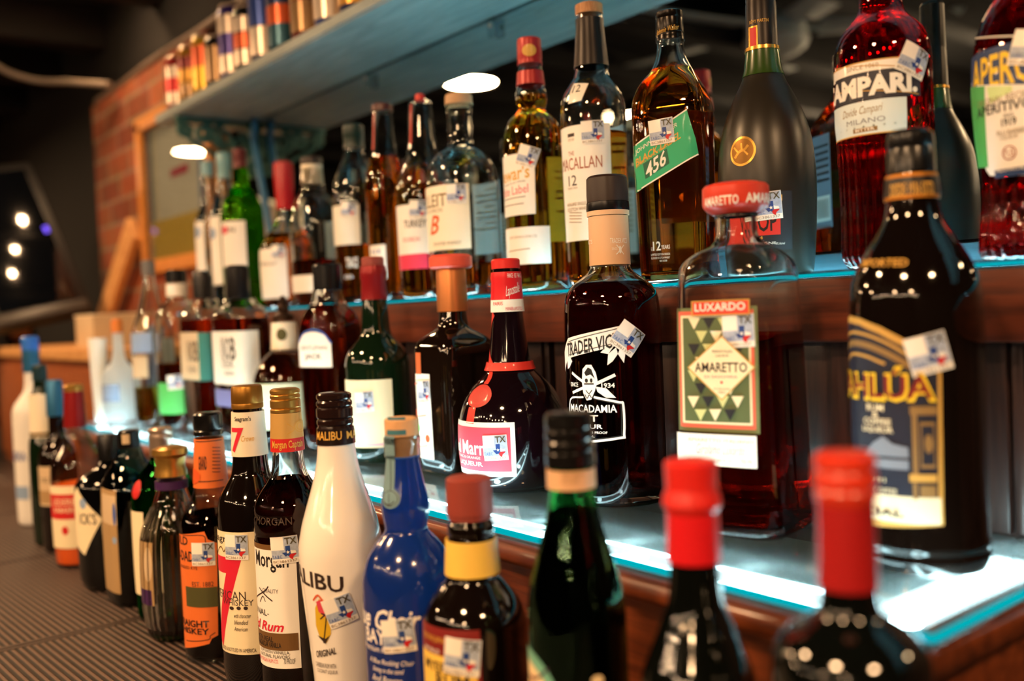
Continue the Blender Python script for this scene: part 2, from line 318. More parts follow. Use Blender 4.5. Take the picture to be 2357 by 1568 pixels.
def stamp_ops(u,z,rot,front,r):
    """state excise stamp, 24 mm square; its square code is left blank"""
    kx=1 if front else math.degrees(1/r); c,s=math.cos(D2R(rot)),math.sin(D2R(rot))
    def m(x,y): X=x*c-y*s; Y=x*s+y*c; return (u+X*kx,z+Y)
    def poly(pts,col): return ['P',[m(x,y) for x,y in pts],col]
    def rect(x0,y0,x1,y1,col): return poly([(x0,y0),(x1,y0),(x1,y1),(x0,y1)],col)
    h=.012; ops=[rect(-h,-h,h,h,'paper'),rect(-h*.97,-h*.62,h*.97,h*.97,'stamp_camo'),rect(-h*.97,h*.02,-h*.02,h*.97,'paper')]
    k=.0115; ox,oy=.0044,-.0022
    tx=[(ox+x*k,oy+y*k) for x,y in TEXAS]
    ops.append(poly(tx,'stamp_blue'))
    ops.append(poly([(ox+x*k,oy+y*k) for x,y in [(.05,.17),(.18,.10),(.40,.08),(.46,-.12),(.05,-.12)]],'paper'))
    ops.append(poly([(ox+x*k,oy+y*k) for x,y in [(.03,-.14),(.46,-.14),(.42,-.22),(.22,-.36),(.14,-.58),(-.02,-.48),(-.10,-.30)]],'red'))
    st=[]
    for i in range(10):
        a=PI/2+i*PI/5; rr=.0017 if i%2==0 else .0007; st.append((ox-.0016+rr*math.cos(a),oy+.0002+rr*math.sin(a)))
    ops.append(poly(st,'paper'))
    def txt(sx,x0,y0,x1,y1,col,style):
        vs,fs=text_polys(sx,style); X0=min(v[0] for v in vs);X1=max(v[0] for v in vs);Y0=min(v[1] for v in vs);Y1=max(v[1] for v in vs)
        return ['M',[m(x0+(x1-x0)*(a-X0)/(X1-X0),y0+(y1-y0)*(b-Y0)/(Y1-Y0)) for a,b in vs],fs,col]
    return ops,[txt('TX',.0010,.0050,.0108,.0108,'stamp_tx','b'),txt('T.A.B.C.',-.0110,-.0068,-.0020,-.0040,'blue_ink','n'),txt('BC3861337',-.0105,-.0108,.0095,-.0086,'tan2','n')]
def stamp(parent,shape,front,u,z,rot):
    r=shape.r(z); ops,tx=stamp_ops(u,z,rot,front,r)
    o=decal('tax_stamp',parent,shape,front,ops,.0012)
    # lettering joins the same mesh
    me=o.data; bm=bmesh.new(); bm.from_mesh(me); mats=[m.name for m in me.materials]
    for li,(_,vs,fs,col) in enumerate(tx):
        if col not in mats: mats.append(col); me.materials.append(MATS[col])
        f_at=(lambda a,b:shape.front(a,b,.0018)) if front else (lambda a,b:shape.at(D2R(a),b,.0018))
        bv=[bm.verts.new(f_at(a,b)) for a,b in vs]
        for f in fs:
            try: q=bm.faces.new([bv[i] for i in f]); q.material_index=mats.index(col)
            except ValueError: pass
    bm.to_mesh(me); bm.free(); o['label']='white excise stamp with a small blue white and red state map'
    return o
# ------------------------------------------------------------------ bottles
def build_bottle(d):
    root=empty(d['n'],d['p'],D2R(d.get('rot',0))); cat='bottle'
    tag(root,d['l'],cat,d['g'])
    sec=d['sec']; gm,kind,gp=d['glass']; fl=d.get('flute')
    r0=gp[-1][0]; gp2=gp[:-1]+[(r0,.004),(r0-.0012,.0012),(r0-.004,0)]
    sh=Shape(gp2,sec); P=sh.p; rm=sh.rm; seg=96 if fl else (72 if sec[0]>2 else 48)
    if fl: seg=fl[0]*8
    bm=bmesh.new()
    if kind=='solid': lathe(bm,P,seg,sec,rm,fl)
    elif kind=='thin': lathe(bm,P,seg,sec,rm,fl,closed_top=False)
    else:
        t=.0026; inner=[(max(.004,r-t),z) for r,z in P if z>.012]; inner.append((inner[-1][0],.0105)); inner.append((inner[-1][0]-.004,.008))
        ring=P+[(.004,.0008)]
        lathe(bm,ring+[],seg,sec,rm,fl,closed_top=False)
        b2=bmesh.new(); lathe(b2,inner,seg,sec,rm-t,fl,closed_top=False); bmesh.ops.reverse_faces(b2,faces=b2.faces)
        tmp=bpy.data.meshes.new('t'); b2.to_mesh(tmp); b2.free(); bm.from_mesh(tmp); bpy.data.meshes.remove(tmp)
        bm.verts.ensure_lookup_table()
        # close the lip between outer and inner wall
        n_out=len(ring)*seg; A=[bm.verts[k] for k in range(seg)]; Bv=[bm.verts[n_out+k] for k in range(seg)]
        for k in range(seg): bm.faces.new((A[k],A[(k+1)%seg],Bv[(k+1)%seg],Bv[k]))
    mat=gm
    if gm=='clear' and kind=='thin': mat='clear_thin'
    body=finish('glass_body',bm,mat,root,40)
    shapes={'glass':sh}
    if 'cap' in d:
        m,p=d['cap']; top=p[0]; pr=[(max(.001,top[0]-.0015),top[1]+.0006)]+[tuple(q) for q in p]
        cs=Shape(p,(2,1),None,0); shapes['cap']=cs
        bm=bmesh.new(); lathe(bm,pr,40); finish('stopper' if m in('cork','cork_pale','cap_wood','cap_bronze') else 'cap',bm,m,root,30)
    for i,(nm,m,p) in enumerate(d.get('rings',[])):
        p=[tuple(q) for q in p]
        ex=.0007 if nm not in('neck_stripe',) else .001
        q=[(r+ex,z) for r,z in p]; shapes['ring%d'%i]=Shape(q,(2,1),None,0)
        bm=bmesh.new()
        inn=[(r-.0004,z) for r,z in p][::-1] if nm not in('cork_plug',) else None
        if inn:
            lathe(bm,q+inn,48,closed_top=False,closed_bot=False); bm.verts.ensure_lookup_table()
            n=len(q+inn); 
            for k in range(48): bm.faces.new((bm.verts[(n-1)*48+k],bm.verts[k],bm.verts[(k+1)%48],bm.verts[(n-1)*48+(k+1)%48]))
        else: lathe(bm,q,48)
        finish(nm,bm,m,root,30)
    if 'liq' in d:
        zf,m=d['liq']; t=.0022 if kind=='shell' else .0011
        z0=.0075 if kind=='shell' else .004
        lp=[(sh.r(zf)-t,zf)]+[(r-t,z) for r,z in P if z0+.002<z<zf-.0008]+[(sh.r(z0+.002)-t,z0+.002),(sh.r(z0+.002)-t-.003,z0)]
        bm=bmesh.new(); lathe(bm,lp,seg,sec,rm-t,fl); finish('liquid',bm,m,root,40)
    for nm,on,ops in d.get('dec',[]):
        front= on=='front'; decal(nm,root,shapes['glass' if front else on],front,ops)
    for on,u,z,rot in d.get('st',[]): stamp(root,sh,on=='front',u,z,rot)
    if d.get('back'):
        # printed back label, seen in the mirror
        ops=[['R',150,.06,210,.17,'greyblue']]+[['R',154,.155-.008*i,154+(44 if i%3 else 52),.158-.008*i,'ink_dark'] for i in range(6)]+[['R',154,.068,206,.098,'paper']]+[['R',158+i*2.6,.072,158.9+i*2.6,.094,'ink_dark'] for i in range(16)]
        if d['back']==2: z=d['glass'][2][0][1]; ops=[['R',143,z*.22,217,z*.60,'back_paper']]+[['R',150,z*(.56-.03*i),150+(60 if i%3 else 44),z*(.57-.03*i),'tan2'] for i in range(8)]
        if d['back']==3: ops=[['R',120,.03,240,.15,'back_paper']]  # plain pale backing added to brighten the clear bottles
        decal('back_label',root,sh,False,ops)
    return root
BOTTLES=[
{'n':'vodka_bottle','l':'frosted white bottle with bright blue cap,last one at the far left of the mat','g':'bottles standing on the rubber bar mat','p':(-1.9071,0.4,0.971),'sec':(2,1),'glass':('frosted','solid',[(0.0128,0.2785),(0.0136,0.2441),(0.024,0.2304),(0.0351,0.2144),(0.0375,0.1944),(0.0369,0.0092),(0.0353,0.0)]),'cap':('cap_blue',[(0.0127,0.3424),(0.0151,0.3392),(0.0151,0.3176)]),'rings':[('neck_foil','foil_blue',[(0.0143,0.3176),(0.0144,0.2777)])],'dec':[('front_label','glass',[['R',-18.103,0.049,51.897,0.0726,'haze_blue']]),('brand_print','glass',[['T',-21.9967,0.1186,50.9438,0.1359,'VODKA','blue_ink','b',0.0]])]},
{'n':'liqueur_bottle','l':'dark green bottle with cream shoulder wrap,partly behind the frosted white bottle','g':'bottles standing on the rubber bar mat','p':(-1.7078,0.37,0.971),'sec':(2,1),'glass':('green_dark','solid',[(0.0101,0.2704),(0.0115,0.2531),(0.0172,0.2473),(0.0187,0.1788),(0.0237,0.1665),(0.0238,0.0432),(0.0224,0.0)]),'cap':('cap_teal',[(0.0093,0.2963),(0.0115,0.2927),(0.0115,0.2704)]),'rings':[('shoulder_wrap','cream_paint',[(0.0176,0.2488),(0.0192,0.1788)]),('gold_band','gold',[(0.0194,0.186),(0.0196,0.1809)])],'dec':[('front_label','ring0',[['R',-38.1034,0.1788,-20.1034,0.2439,'red']])]},
{'n':'liqueur_bottle','l':'dark brown bottle with blue foil neck and pale beige label','g':'bottles standing on the rubber bar mat','p':(-1.6402,0.375,0.971),'sec':(2,1),'glass':('brown_dark','solid',[(0.0111,0.2156),(0.0118,0.182),(0.0209,0.1715),(0.0272,0.1575),(0.0293,0.1435),(0.0287,0.0169),(0.0273,0.0)]),'cap':('foil_blue',[(0.0111,0.2728),(0.0125,0.2693),(0.0132,0.2156)]),'dec':[('front_label','glass',[['R',-67.1345,0.0758,52.8655,0.1377,'beige'],['T',5.8484,0.1125,45.8484,0.1207,'TORES','black','n',0.0],['R',-61.9442,0.0793,48.0558,0.1,'tan']])]},
{'n':'aperitif_bottle','l':'clear bottle with orange base,red banded cream label and dark red neck foil','g':'bottles standing on the rubber bar mat','p':(-1.5233,0.375,0.971),'sec':(2,1),'glass':('clear','thin',[(0.0144,0.2108),(0.0164,0.1911),(0.0288,0.1681),(0.0367,0.1549),(0.0393,0.1351),(0.0381,0.0094),(0.0368,0.0)]),'cap':('cap_gold',[(0.0111,0.2699),(0.0131,0.2679),(0.0131,0.2594)]),'rings':[('neck_foil','foil_darkred',[(0.0131,0.2594),(0.0144,0.2338),(0.0157,0.2062)])],'liq':(0.1206,'orange_liq'),'dec':[('front_label','glass',[['R',-60.5099,0.0304,69.4901,0.1228,'cream'],['R',-59.2834,0.0735,70.7166,0.1107,'red'],['T',11.1363,0.095,66.1363,0.104,'LEDERE','cream','n',0.0],['T',13.4033,0.0836,63.4033,0.0913,'RABAER','cream','n',0.0],['E',41.793,0.0571,7.983,0.0065,'red']])]},
{'n':'gin_bottle','l':'squat black bottle with cream diamond label between orange base and teal bottles','g':'bottles standing on the rubber bar mat','p':(-1.3602,0.375,0.971),'sec':(2,1),'glass':('black_glass','solid',[(0.0125,0.172),(0.0179,0.1618),(0.0346,0.1528),(0.0442,0.1438),(0.046,0.1318),(0.0449,0.0203),(0.0419,0.0082),(0.0395,0.0)]),'cap':('cap_black',[(0.0125,0.2068),(0.0137,0.2044),(0.0137,0.172)]),'dec':[('front_label','glass',[['P',[(-15.2796,0.1223),(9.2628,0.1411),(59.7204,0.0994),(22.6863,0.0509),(-20.2796,0.0679)],'cream'],['T',14.7801,0.0923,49.852,0.1075,"ICK'S",'brown_ink','b',0.0],['E',24.7123,0.1201,7.7403,0.007,'haze_blue']])]},
{'n':'gin_bottle','l':'translucent teal square shouldered bottle with narrow beige front label','g':'bottles standing on the rubber bar mat','p':(-1.266,0.375,0.971),'sec':(3.2,0.8),'glass':('teal','thin',[(0.0151,0.197),(0.0179,0.1829),(0.0307,0.1659),(0.0406,0.1517),(0.0432,0.1404),(0.0433,0.0266),(0.0408,0.0)]),'cap':('cap_black',[(0.0124,0.2196),(0.0135,0.2179),(0.0135,0.197)]),'liq':(0.146,'teal_liq'),'dec':[('front_label','glass',[['R',-22.4516,0.0178,47.5484,0.1483,'tan'],['R',-14.3587,0.105,47.6413,0.1421,'beige'],['E',42.7029,0.1187,3.8147,0.0142,'blue_ink'],['E',40.0233,0.0858,5.4478,0.0044,'haze_blue']]),('cap_label','cap',[['R',37.4626,0.2031,77.4626,0.2153,'beige']])]},
{'n':'gin_bottle','l':'rounded green bottle with silver screw cap and red wax seal','g':'bottles standing on the rubber bar mat','p':(-1.173,0.385,0.971),'sec':(2,1),'glass':('green_clear','solid',[(0.0128,0.1942),(0.0144,0.1867),(0.0266,0.1744),(0.0362,0.1583),(0.0378,0.1395),(0.0379,0.0588),(0.0364,0.0)]),'cap':('cap_silver',[(0.0128,0.2279),(0.0138,0.2263),(0.0138,0.222),(0.0133,0.2209),(0.0138,0.2177),(0.0138,0.2134),(0.0133,0.2124),(0.0138,0.1942)]),'dec':[('front_label','glass',[['R',-47.9168,0.0308,32.0832,0.1317,'cream']]),('wax_seal','glass',[['E',11.4413,0.1577,14.3329,0.0108,'redwax'],['E',11.4413,0.1577,9.6659,0.0088,'red']])]},
{'n':'whisky_bottle','l':'clear ribbed bottle with gold crown stopper and purple neck band','g':'bottles standing on the rubber bar mat','p':(-1.083,0.365,0.971),'sec':(2,1),'glass':('clear','shell',[(0.0158,0.1828),(0.0163,0.1684),(0.0198,0.1544),(0.0287,0.137),(0.0352,0.122),(0.0372,0.1045),(0.0382,0.0645),(0.0373,0.0294),(0.0338,0.0093),(0.0308,0.0)]),'cap':('cap_gold',[(0.0138,0.2151),(0.0193,0.2132),(0.0198,0.2072),(0.0168,0.2032),(0.0158,0.1943),(0.0173,0.1868),(0.0178,0.1823)]),'rings':[('neck_band','purple',[(0.0171,0.1769),(0.0171,0.1679)])],'liq':(0.0133,'dark_amber'),'flute':(26,0.02,9),'dec':[('front_label','glass',[['R',-58.7398,0.0433,31.2602,0.1135,'tan'],['E',20.1235,0.0891,10.0805,0.0193,'beige'],['R',-63.4508,0.0432,26.5492,0.0605,'purple']])]},
{'n':'whiskey_bottle','l':'black capped whiskey bottle with bright orange neck and body labels','g':'bottles standing on the rubber bar mat','p':(-0.9888,0.375,0.971),'sec':(2,1),'glass':('clear','thin',[(0.0134,0.236),(0.0139,0.2313),(0.0172,0.1791),(0.0209,0.1674),(0.0283,0.1558),(0.033,0.1464),(0.0348,0.1371),(0.035,0.0007),(0.0341,-0.0087),(0.0317,0.0)]),'cap':('cap_black',[(0.0134,0.2583),(0.0148,0.2564),(0.015,0.242),(0.0143,0.2406),(0.0153,0.2392),(0.0153,0.235)]),'rings':[('neck_label','orange_paper',[(0.0144,0.2313),(0.0174,0.1801)])],'liq':(0.1511,'whiskey_dark'),'dec':[('neck_print','ring0',[['T',25.8154,0.1996,57.8154,0.2141,'GRAND','black','b',0.0],['L',[(10.0824,0.2295),(126.1129,0.2294)],0.0009,'black'],['L',[(18.0144,0.1877),(112.6011,0.1874)],0.0009,'black'],['E',-5.1516,0.1926,37.8771,0.0082,'orange_deep'],['L',[(80.5082,0.2227),(113.075,0.2215)],0.0007,'brown_ink'],['L',[(79.62,0.219),(111.3051,0.2179)],0.0007,'brown_ink'],['L',[(78.7598,0.2154),(109.6332,0.2143)],0.0007,'brown_ink'],['L',[(77.9262,0.2118),(108.0493,0.2107)],0.0007,'brown_ink'],['L',[(77.1178,0.2082),(106.5426,0.2071)],0.0007,'brown_ink'],['L',[(76.3332,0.2045),(105.1065,0.2034)],0.0007,'brown_ink'],['L',[(75.5714,0.2009),(103.7346,0.1998)],0.0007,'brown_ink'],['L',[(74.8311,0.1973),(102.4213,0.1962)],0.0007,'brown_ink']]),('front_label','glass',[['P',[(-82.5321,0.1269),(53.69,0.1386),(58.8812,0.1303),(73.3629,0.1257),(67.4679,0.0298),(57.2747,0.0269),(52.4714,0.0216),(-82.5321,0.0017)],'orange_paper'],['L',[(6.1993,0.1337),(50.5448,0.1346),(55.7113,0.1268),(68.8819,0.1229)],0.0009,'black'],['L',[(0.6887,0.022),(49.8806,0.0258),(54.6294,0.0297),(63.4797,0.0329)],0.0009,'black'],['T',-23.2042,0.1236,20.7958,0.1328,'OLD','black','b',0.0],['T',-67.5092,0.1069,32.4908,0.1179,'GRAND-DAD','black','b',0.0],['T',-11.0911,0.099,38.9089,0.1021,'BONDED RYE','black','n',0.0],['T',26.5717,0.0813,64.8425,0.0863,'EST. 1882','black','n',0.0],['R',9.9171,0.0598,70.1218,0.0806,'olive_band'],['E',-25.1648,0.0714,12.8,0.0289,'tan'],['E',-25.1648,0.0714,8.8,0.0241,'brown_ink'],['T',-28.8617,0.0386,54.2707,0.0459,'STRAIGHT','black','b',0.0],['T',-29.5925,0.0312,53.6076,0.0377,'WHISKEY','black','b',0.0]])],'st':[('glass',49.5727,0.1152,0)]},
{'n':'whiskey_bottle','l':'dark bottle with gold brown cap and a huge red numeral on a cream label','g':'bottles standing on the rubber bar mat','p':(-0.8828,0.375,0.971),'sec':(2,1),'glass':('brown_black','solid',[(0.014,0.2696),(0.0162,0.223),(0.0179,0.2068),(0.0213,0.2003),(0.029,0.1875),(0.0324,0.1789),(0.0341,0.1575),(0.0351,0.028),(0.0343,0.015),(0.0326,0.0)]),'cap':('cap_oldgold',[(0.014,0.2908),(0.0148,0.2891),(0.0153,0.2751),(0.0149,0.2742),(0.0153,0.273),(0.0151,0.2691)]),'rings':[('neck_label','cream_paint',[(0.0149,0.2661),(0.017,0.2235)])],'dec':[('neck_print','ring0',[['T',16.069,0.2565,76.069,0.2623,"Seagram's",'black','b',0.0],['T',-2.4659,0.2278,50.332,0.2516,'7','red7','b',0.0],['T',41.3591,0.2384,82.3585,0.2438,'Crown','gold_ink','i',0.0]]),('front_label','glass',[['R',-75.0285,0.0376,74.9715,0.1544,'cream'],['T',-35.6029,0.1421,19.3971,0.1513,'Seagr','black','b',0.0],['L',[(-26.4561,0.1265),(0.6348,0.1391),(11.3951,0.1351),(18.7773,0.1414),(25.7578,0.1359)],0.0013,'gold'],['T',-29.6294,0.042,46.1155,0.1302,'7','red7','b',0.0],['T',-34.5219,0.0898,49.4781,0.0981,'AMERICAN','brown_ink','n',0.0],['T',3.0126,0.0845,61.0126,0.0902,'WHISKEY','brown_ink','n',0.0],['E',23.7908,0.0818,4.4034,0.0017,'brown_ink'],['E',36.9983,0.0823,3.7229,0.0017,'brown_ink'],['E',48.513,0.0824,3.4121,0.0017,'brown_ink'],['T',28.3121,0.0729,56.0024,0.077,'with character','brown_ink','i',0.0],['T',27.7017,0.0666,51.4759,0.0708,'blended','brown_ink','i',0.0],['T',27.087,0.0603,49.606,0.0645,'American','brown_ink','i',0.0],['T',-13.7582,0.04,61.2418,0.0437,'BLENDED & BOTTLED IN AMERICA','brown_ink','n',0.0]])],'st':[('glass',36.8625,0.1404,0)]},
{'n':'rum_bottle','l':'clear shouldered rum bottle with gold screw cap and white label with brown band','g':'bottles standing on the rubber bar mat','p':(-0.7979,0.375,0.971),'sec':(2,1),'glass':('clear','shell',[(0.0122,0.2709),(0.0134,0.2357),(0.0146,0.2198),(0.0182,0.2099),(0.0261,0.1999),(0.0316,0.19),(0.0332,0.182),(0.0324,0.1788),(0.0336,0.1756),(0.0336,0.1653),(0.0325,0.1621),(0.0333,0.1589),(0.033,0.0499),(0.0323,0.0015),(0.0303,0.0)]),'cap':('cap_gold',[(0.0122,0.2911),(0.0134,0.2899),(0.0134,0.2876),(0.0124,0.2864),(0.0134,0.2852),(0.0134,0.2832),(0.0124,0.282),(0.0136,0.2808),(0.0136,0.2749),(0.0126,0.2737),(0.0138,0.2725),(0.0138,0.2702)]),'rings':[('neck_wrap','gold_paper',[(0.013,0.2698),(0.0142,0.2472)]),('neck_band','red_paint',[(0.0142,0.2472),(0.0146,0.2353)])],'liq':(0.2107,'rum_dark'),'dec':[('neck_print','ring1',[['T',6.2398,0.2368,124.2398,0.2457,'Morgan Captain','gold_ink','b',0.0]]),('neck_emblem','ring0',[['E',123.5988,0.2574,31.1899,0.0058,'gold_ink'],['E',123.5988,0.2574,27.5237,0.005,'gold_paper'],['T',99.8943,0.2536,165.2795,0.2613,'CM','gold_ink','n',0.0],['L',[(66.3009,0.2609),(91.328,0.2553),(64.2785,0.2512)],0.0008,'gold_ink']]),('front_label','glass',[['R',-71.0642,0.0465,68.9358,0.1549,'paper'],['R',-66.5264,0.1518,73.4736,0.1564,'tanband'],['T',-8.4341,0.132,57.5659,0.1504,'Morgan','black','b',0.0],['L',[(-32.1809,0.1021),(11.893,0.1139),(22.356,0.1193)],0.0012,'brown_ink'],['L',[(-0.7074,0.1165),(29.2231,0.1065)],0.0012,'brown_ink'],['L',[(-0.3721,0.1036),(8.9634,0.1097),(14.8407,0.1052)],0.0008,'brown_ink'],['T',9.6403,0.113,39.8483,0.1172,'QUALITY','black','n',0.0],['T',-50.7879,0.0927,21.2121,0.0982,'ORIGINAL-','black','n',0.0],['T',-66.2473,0.0767,45.7527,0.0883,'Spiced Rum','red7','bi',0.0],['R',-73.65,0.0627,66.35,0.0781,'tanband'],['T',-17.9667,0.0698,27.0333,0.0745,'WITH REAL','black','b',0.0],['T',-19.837,0.065,40.163,0.0697,'MADAGASCAR VANILLA','black','b',0.0],['T',-6.8482,0.0592,53.1518,0.0623,'RUM WITH VANILLA,','black','n',0.0],['T',-7.1549,0.0557,52.8451,0.0588,'NATURAL FLAVORS','black','n',0.0],['T',-25.6327,0.0512,34.3673,0.0547,'CAPTAIN MORGAN RUM CO.','red7','n',0.0],['T',43.0505,0.051,60.3224,0.0557,'70 PROOF','black','n',0.0]]),('raised_lettering','glass',[['T',1.0027,0.1739,65.7128,0.1806,'MORGAN','glassink','n',0.0]])],'st':[('glass',52.682,0.1521,4)]},
{'n':'rum_bottle','l':'glossy white curved bottle with dark brown screw cap and palm sunset print','g':'bottles standing on the rubber bar mat','p':(-0.7053,0.375,0.971),'sec':(2,1),'glass':('white_gloss','solid',[(0.0152,0.2501),(0.0166,0.2348),(0.021,0.2166),(0.0268,0.1984),(0.0315,0.1838),(0.0344,0.1692),(0.0352,0.1582),(0.0345,0.1399),(0.032,0.1105),(0.0288,0.0737),(0.0263,0.0368),(0.0248,0.0)]),'cap':('cap_brown',[(0.013,0.291),(0.0144,0.29),(0.0144,0.2871),(0.0134,0.2856),(0.0148,0.2838),(0.0148,0.2813),(0.0137,0.2798),(0.015,0.2784),(0.015,0.2718),(0.0137,0.2704),(0.015,0.2689),(0.015,0.266),(0.0141,0.2646),(0.0146,0.262)]),'rings':[('neck_band','brown_paint',[(0.0146,0.2628),(0.0155,0.2493)])],'dec':[('neck_print','ring0',[['T',-10.6706,0.2537,79.6884,0.2608,'MALIBU','gold_ink','b',0.0],['T',95.1002,0.2539,163.2323,0.2602,'MALI','gold_ink','b',0.0]]),('front_print','glass',[['T',-51.4954,0.1379,62.5046,0.1513,'MALIBU','brown_ink','b',-0.0094],['P',[(26.8554,0.1286),(37.1333,0.121),(42.2844,0.112),(40.3218,0.0992),(31.7949,0.0917),(21.2873,0.0947),(15.3575,0.1052),(17.8129,0.12)],'yellow_p'],['P',[(20.914,0.1257),(30.277,0.128),(39.3017,0.1181),(42.0166,0.1102),(33.1491,0.1136),(23.6822,0.1175)],'pinkred'],['L',[(27.0927,0.0914),(33.2039,0.1063),(36.228,0.1155)],0.0011,'black'],['L',[(25.3913,0.1114),(36.228,0.1155),(43.3212,0.1102)],0.0011,'black'],['L',[(27.948,0.1163),(36.228,0.1155),(45.4999,0.1167)],0.0011,'black'],['P',[(16.6645,0.0973),(30.1016,0.0909),(38.8216,0.0985),(31.0292,0.0953)],'brown_ink'],['L',[(16.1423,0.1264),(25.2685,0.1314),(32.7647,0.1267)],0.0015,'orange_deep'],['T',8.8173,0.0802,46.8173,0.0861,'ORIGINAL','brown_ink','b',0.0051],['T',4.5253,0.0703,44.5253,0.0743,'CARIBBEAN RUM WITH','brown_ink','n',0.0],['T',6.6755,0.0652,46.6755,0.0688,'COCONUT LIQUEUR','brown_ink','n',0.0]])],'st':[('glass',55.5703,0.1186,18)]},
{'n':'rum_bottle','l':'deep blue glossy bottle with pale wooden stopper and white script print','g':'bottles standing on the rubber bar mat','p':(-0.6022,0.375,0.971),'sec':(2,1),'glass':('blue_gloss','thin',[(0.012,0.2481),(0.0123,0.2449),(0.014,0.2318),(0.0172,0.2187),(0.0182,0.2105),(0.0169,0.2024),(0.0156,0.1951),(0.0163,0.1919),(0.0234,0.1843),(0.03,0.1745),(0.0336,0.1629),(0.0346,0.1514),(0.0343,0.1069),(0.0335,0.0)]),'cap':('cork',[(0.0113,0.2768),(0.0126,0.2758),(0.0126,0.2641)]),'rings':[('bottle_lip','clear',[(0.0117,0.2635),(0.013,0.2625),(0.013,0.2586),(0.0123,0.2573),(0.0125,0.2481)]),('cork_plug','cork',[(0.0101,0.2641),(0.0104,0.2488)])],'dec':[('tax_strip','ring0',[['R',-38.1598,0.2501,32.3883,0.2648,'teal_paper']]),('neck_strip','glass',[['R',-39.0817,0.2235,29.6296,0.2497,'teal_paper'],['E',18.0777,0.2194,28.5552,0.0073,'teal_paper'],['E',18.0777,0.2194,23.079,0.0058,'brown_ink'],['E',18.0777,0.2194,21.4064,0.0053,'teal_paper'],['L',[(14.3993,0.2233),(17.536,0.215)],0.0006,'brown_ink'],['L',[(-2.857,0.2168),(17.5785,0.2147),(32.2342,0.2177)],0.0007,'brown_ink'],['L',[(11.6833,0.248),(19.2532,0.2255)],0.0005,'brown_ink']]),('cap_strip','cap',[['R',-0.3004,0.2655,72.7618,0.2785,'teal_deep']]),('front_print','glass',[['T',-44.869,0.1275,71.131,0.1425,'Blue Chair','whiteink','bi',0.0],['T',-10.91,0.1165,26.09,0.1271,'BAY','whiteink','b',0.0],['T',-16.8047,0.1107,35.1953,0.1152,'Premium Rum','whiteink','i',0.0],['T',-3.6469,0.1011,60.3531,0.1061,'A Blue Rocking Chair','whiteink','i',0.0],['T',2.3996,0.0952,47.3996,0.0999,'Sitting in the sand','whiteink','i',0.0],['T',-0.2232,0.0888,44.7768,0.0939,'And Breeze','whiteink','i',0.0]])],'st':[('glass',42.7077,0.1242,6)]},
{'n':'rum_bottle','l':'near black rum bottle with brick red plastic cap and yellow neck label','g':'bottles standing on the rubber bar mat','p':(-0.5199,0.375,0.971),'sec':(2,1),'glass':('brown_black','solid',[(0.013,0.2178),(0.0136,0.2119),(0.0154,0.2101),(0.016,0.2047),(0.0151,0.2029),(0.0163,0.1994),(0.0178,0.1761),(0.0187,0.1725),(0.0237,0.1665),(0.0308,0.1575),(0.0347,0.1485),(0.0356,0.1395),(0.035,0.0)]),'cap':('cap_brick',[(0.0142,0.2416),(0.0154,0.2407),(0.016,0.2196),(0.016,0.2169)]),'rings':[('tamper_ring','cap_brick',[(0.0139,0.2169),(0.0142,0.2137)]),('neck_label','yellow_paper',[(0.0169,0.2),(0.0184,0.1767)])],'dec':[('neck_print','ring0',[['E',-36.8653,0.1898,11.2636,0.0062,'brown_ink'],['E',-36.8653,0.1898,6.2576,0.003,'tan'],['T',9.8989,0.1836,45.8989,0.1865,'IMPORTED','brown_ink','b',0.0],['L',[(-44.3703,0.1964),(79.5799,0.198)],0.0004,'tan'],['L',[(-47.911,0.1778),(76.1021,0.1803)],0.0004,'tan'],['R',76.8651,0.179,159.1655,0.1964,'tan2']]),('front_label','glass',[['R',-60.9797,0.0771,59.0203,0.1479,'maroon'],['R',-60.7281,0.0773,54.2719,0.1297,'yellow_paper'],['T',-19.5912,0.1369,30.4088,0.142,'100% FINE JAMAICAN','gold_ink','n',0.0],['T',-15.8513,0.1306,12.1487,0.1335,'WORLD','paper','n',0.0],['T',-15.229,0.1184,36.771,0.1258,"MYERS'S",'brown_ink','b',0.0],['T',5.4238,0.1089,45.4238,0.118,'RUM','brown_ink','b',0.0]])],'st':[('glass',38.8531,0.1308,-6)]},
{'n':'rum_bottle','l':'green necked dark bottle with black screw cap and oval soaring bird label','g':'bottles standing on the rubber bar mat','p':(-0.416,0.375,0.971),'sec':(2,1),'glass':('green_clear2','shell',[(0.0129,0.2605),(0.0132,0.2475),(0.0145,0.2358),(0.0181,0.2215),(0.0235,0.2032),(0.0277,0.1875),(0.0293,0.1745),(0.0296,0.164),(0.0291,0.0)]),'cap':('cap_black',[(0.0131,0.2915),(0.0142,0.2902),(0.0144,0.2838),(0.0134,0.2822),(0.0147,0.2807),(0.0147,0.2771),(0.0137,0.2755),(0.0147,0.274),(0.0148,0.2703),(0.0139,0.269),(0.015,0.2677),(0.015,0.26)]),'rings':[('neck_label','peach_paper',[(0.0138,0.2587),(0.0139,0.2475)])],'liq':(0.234,'green_black_liq'),'dec':[('neck_print','ring0',[['T',26.4175,0.2555,76.4175,0.2583,"PERRY'S BRAND",'tan','n',0.0],['T',24.3332,0.252,64.3332,0.2547,'ACCOLADE','tan','n',0.0]]),('front_label','glass',[['E',-30.4593,0.1288,54.3981,0.0262,'teal_sky'],['E',-33.2576,0.1243,50.9335,0.0228,'peach_sky'],['L',[(-49.2001,0.139),(-26.7622,0.1371),(-4.6131,0.14),(11.7145,0.1477)],0.0016,'purple_ink'],['L',[(-14.0833,0.1405),(-22.5038,0.133)],0.0013,'redbird']]),('side_label','glass',[['E',68.291,0.1416,7.0202,0.003,'peach_sky']])]},
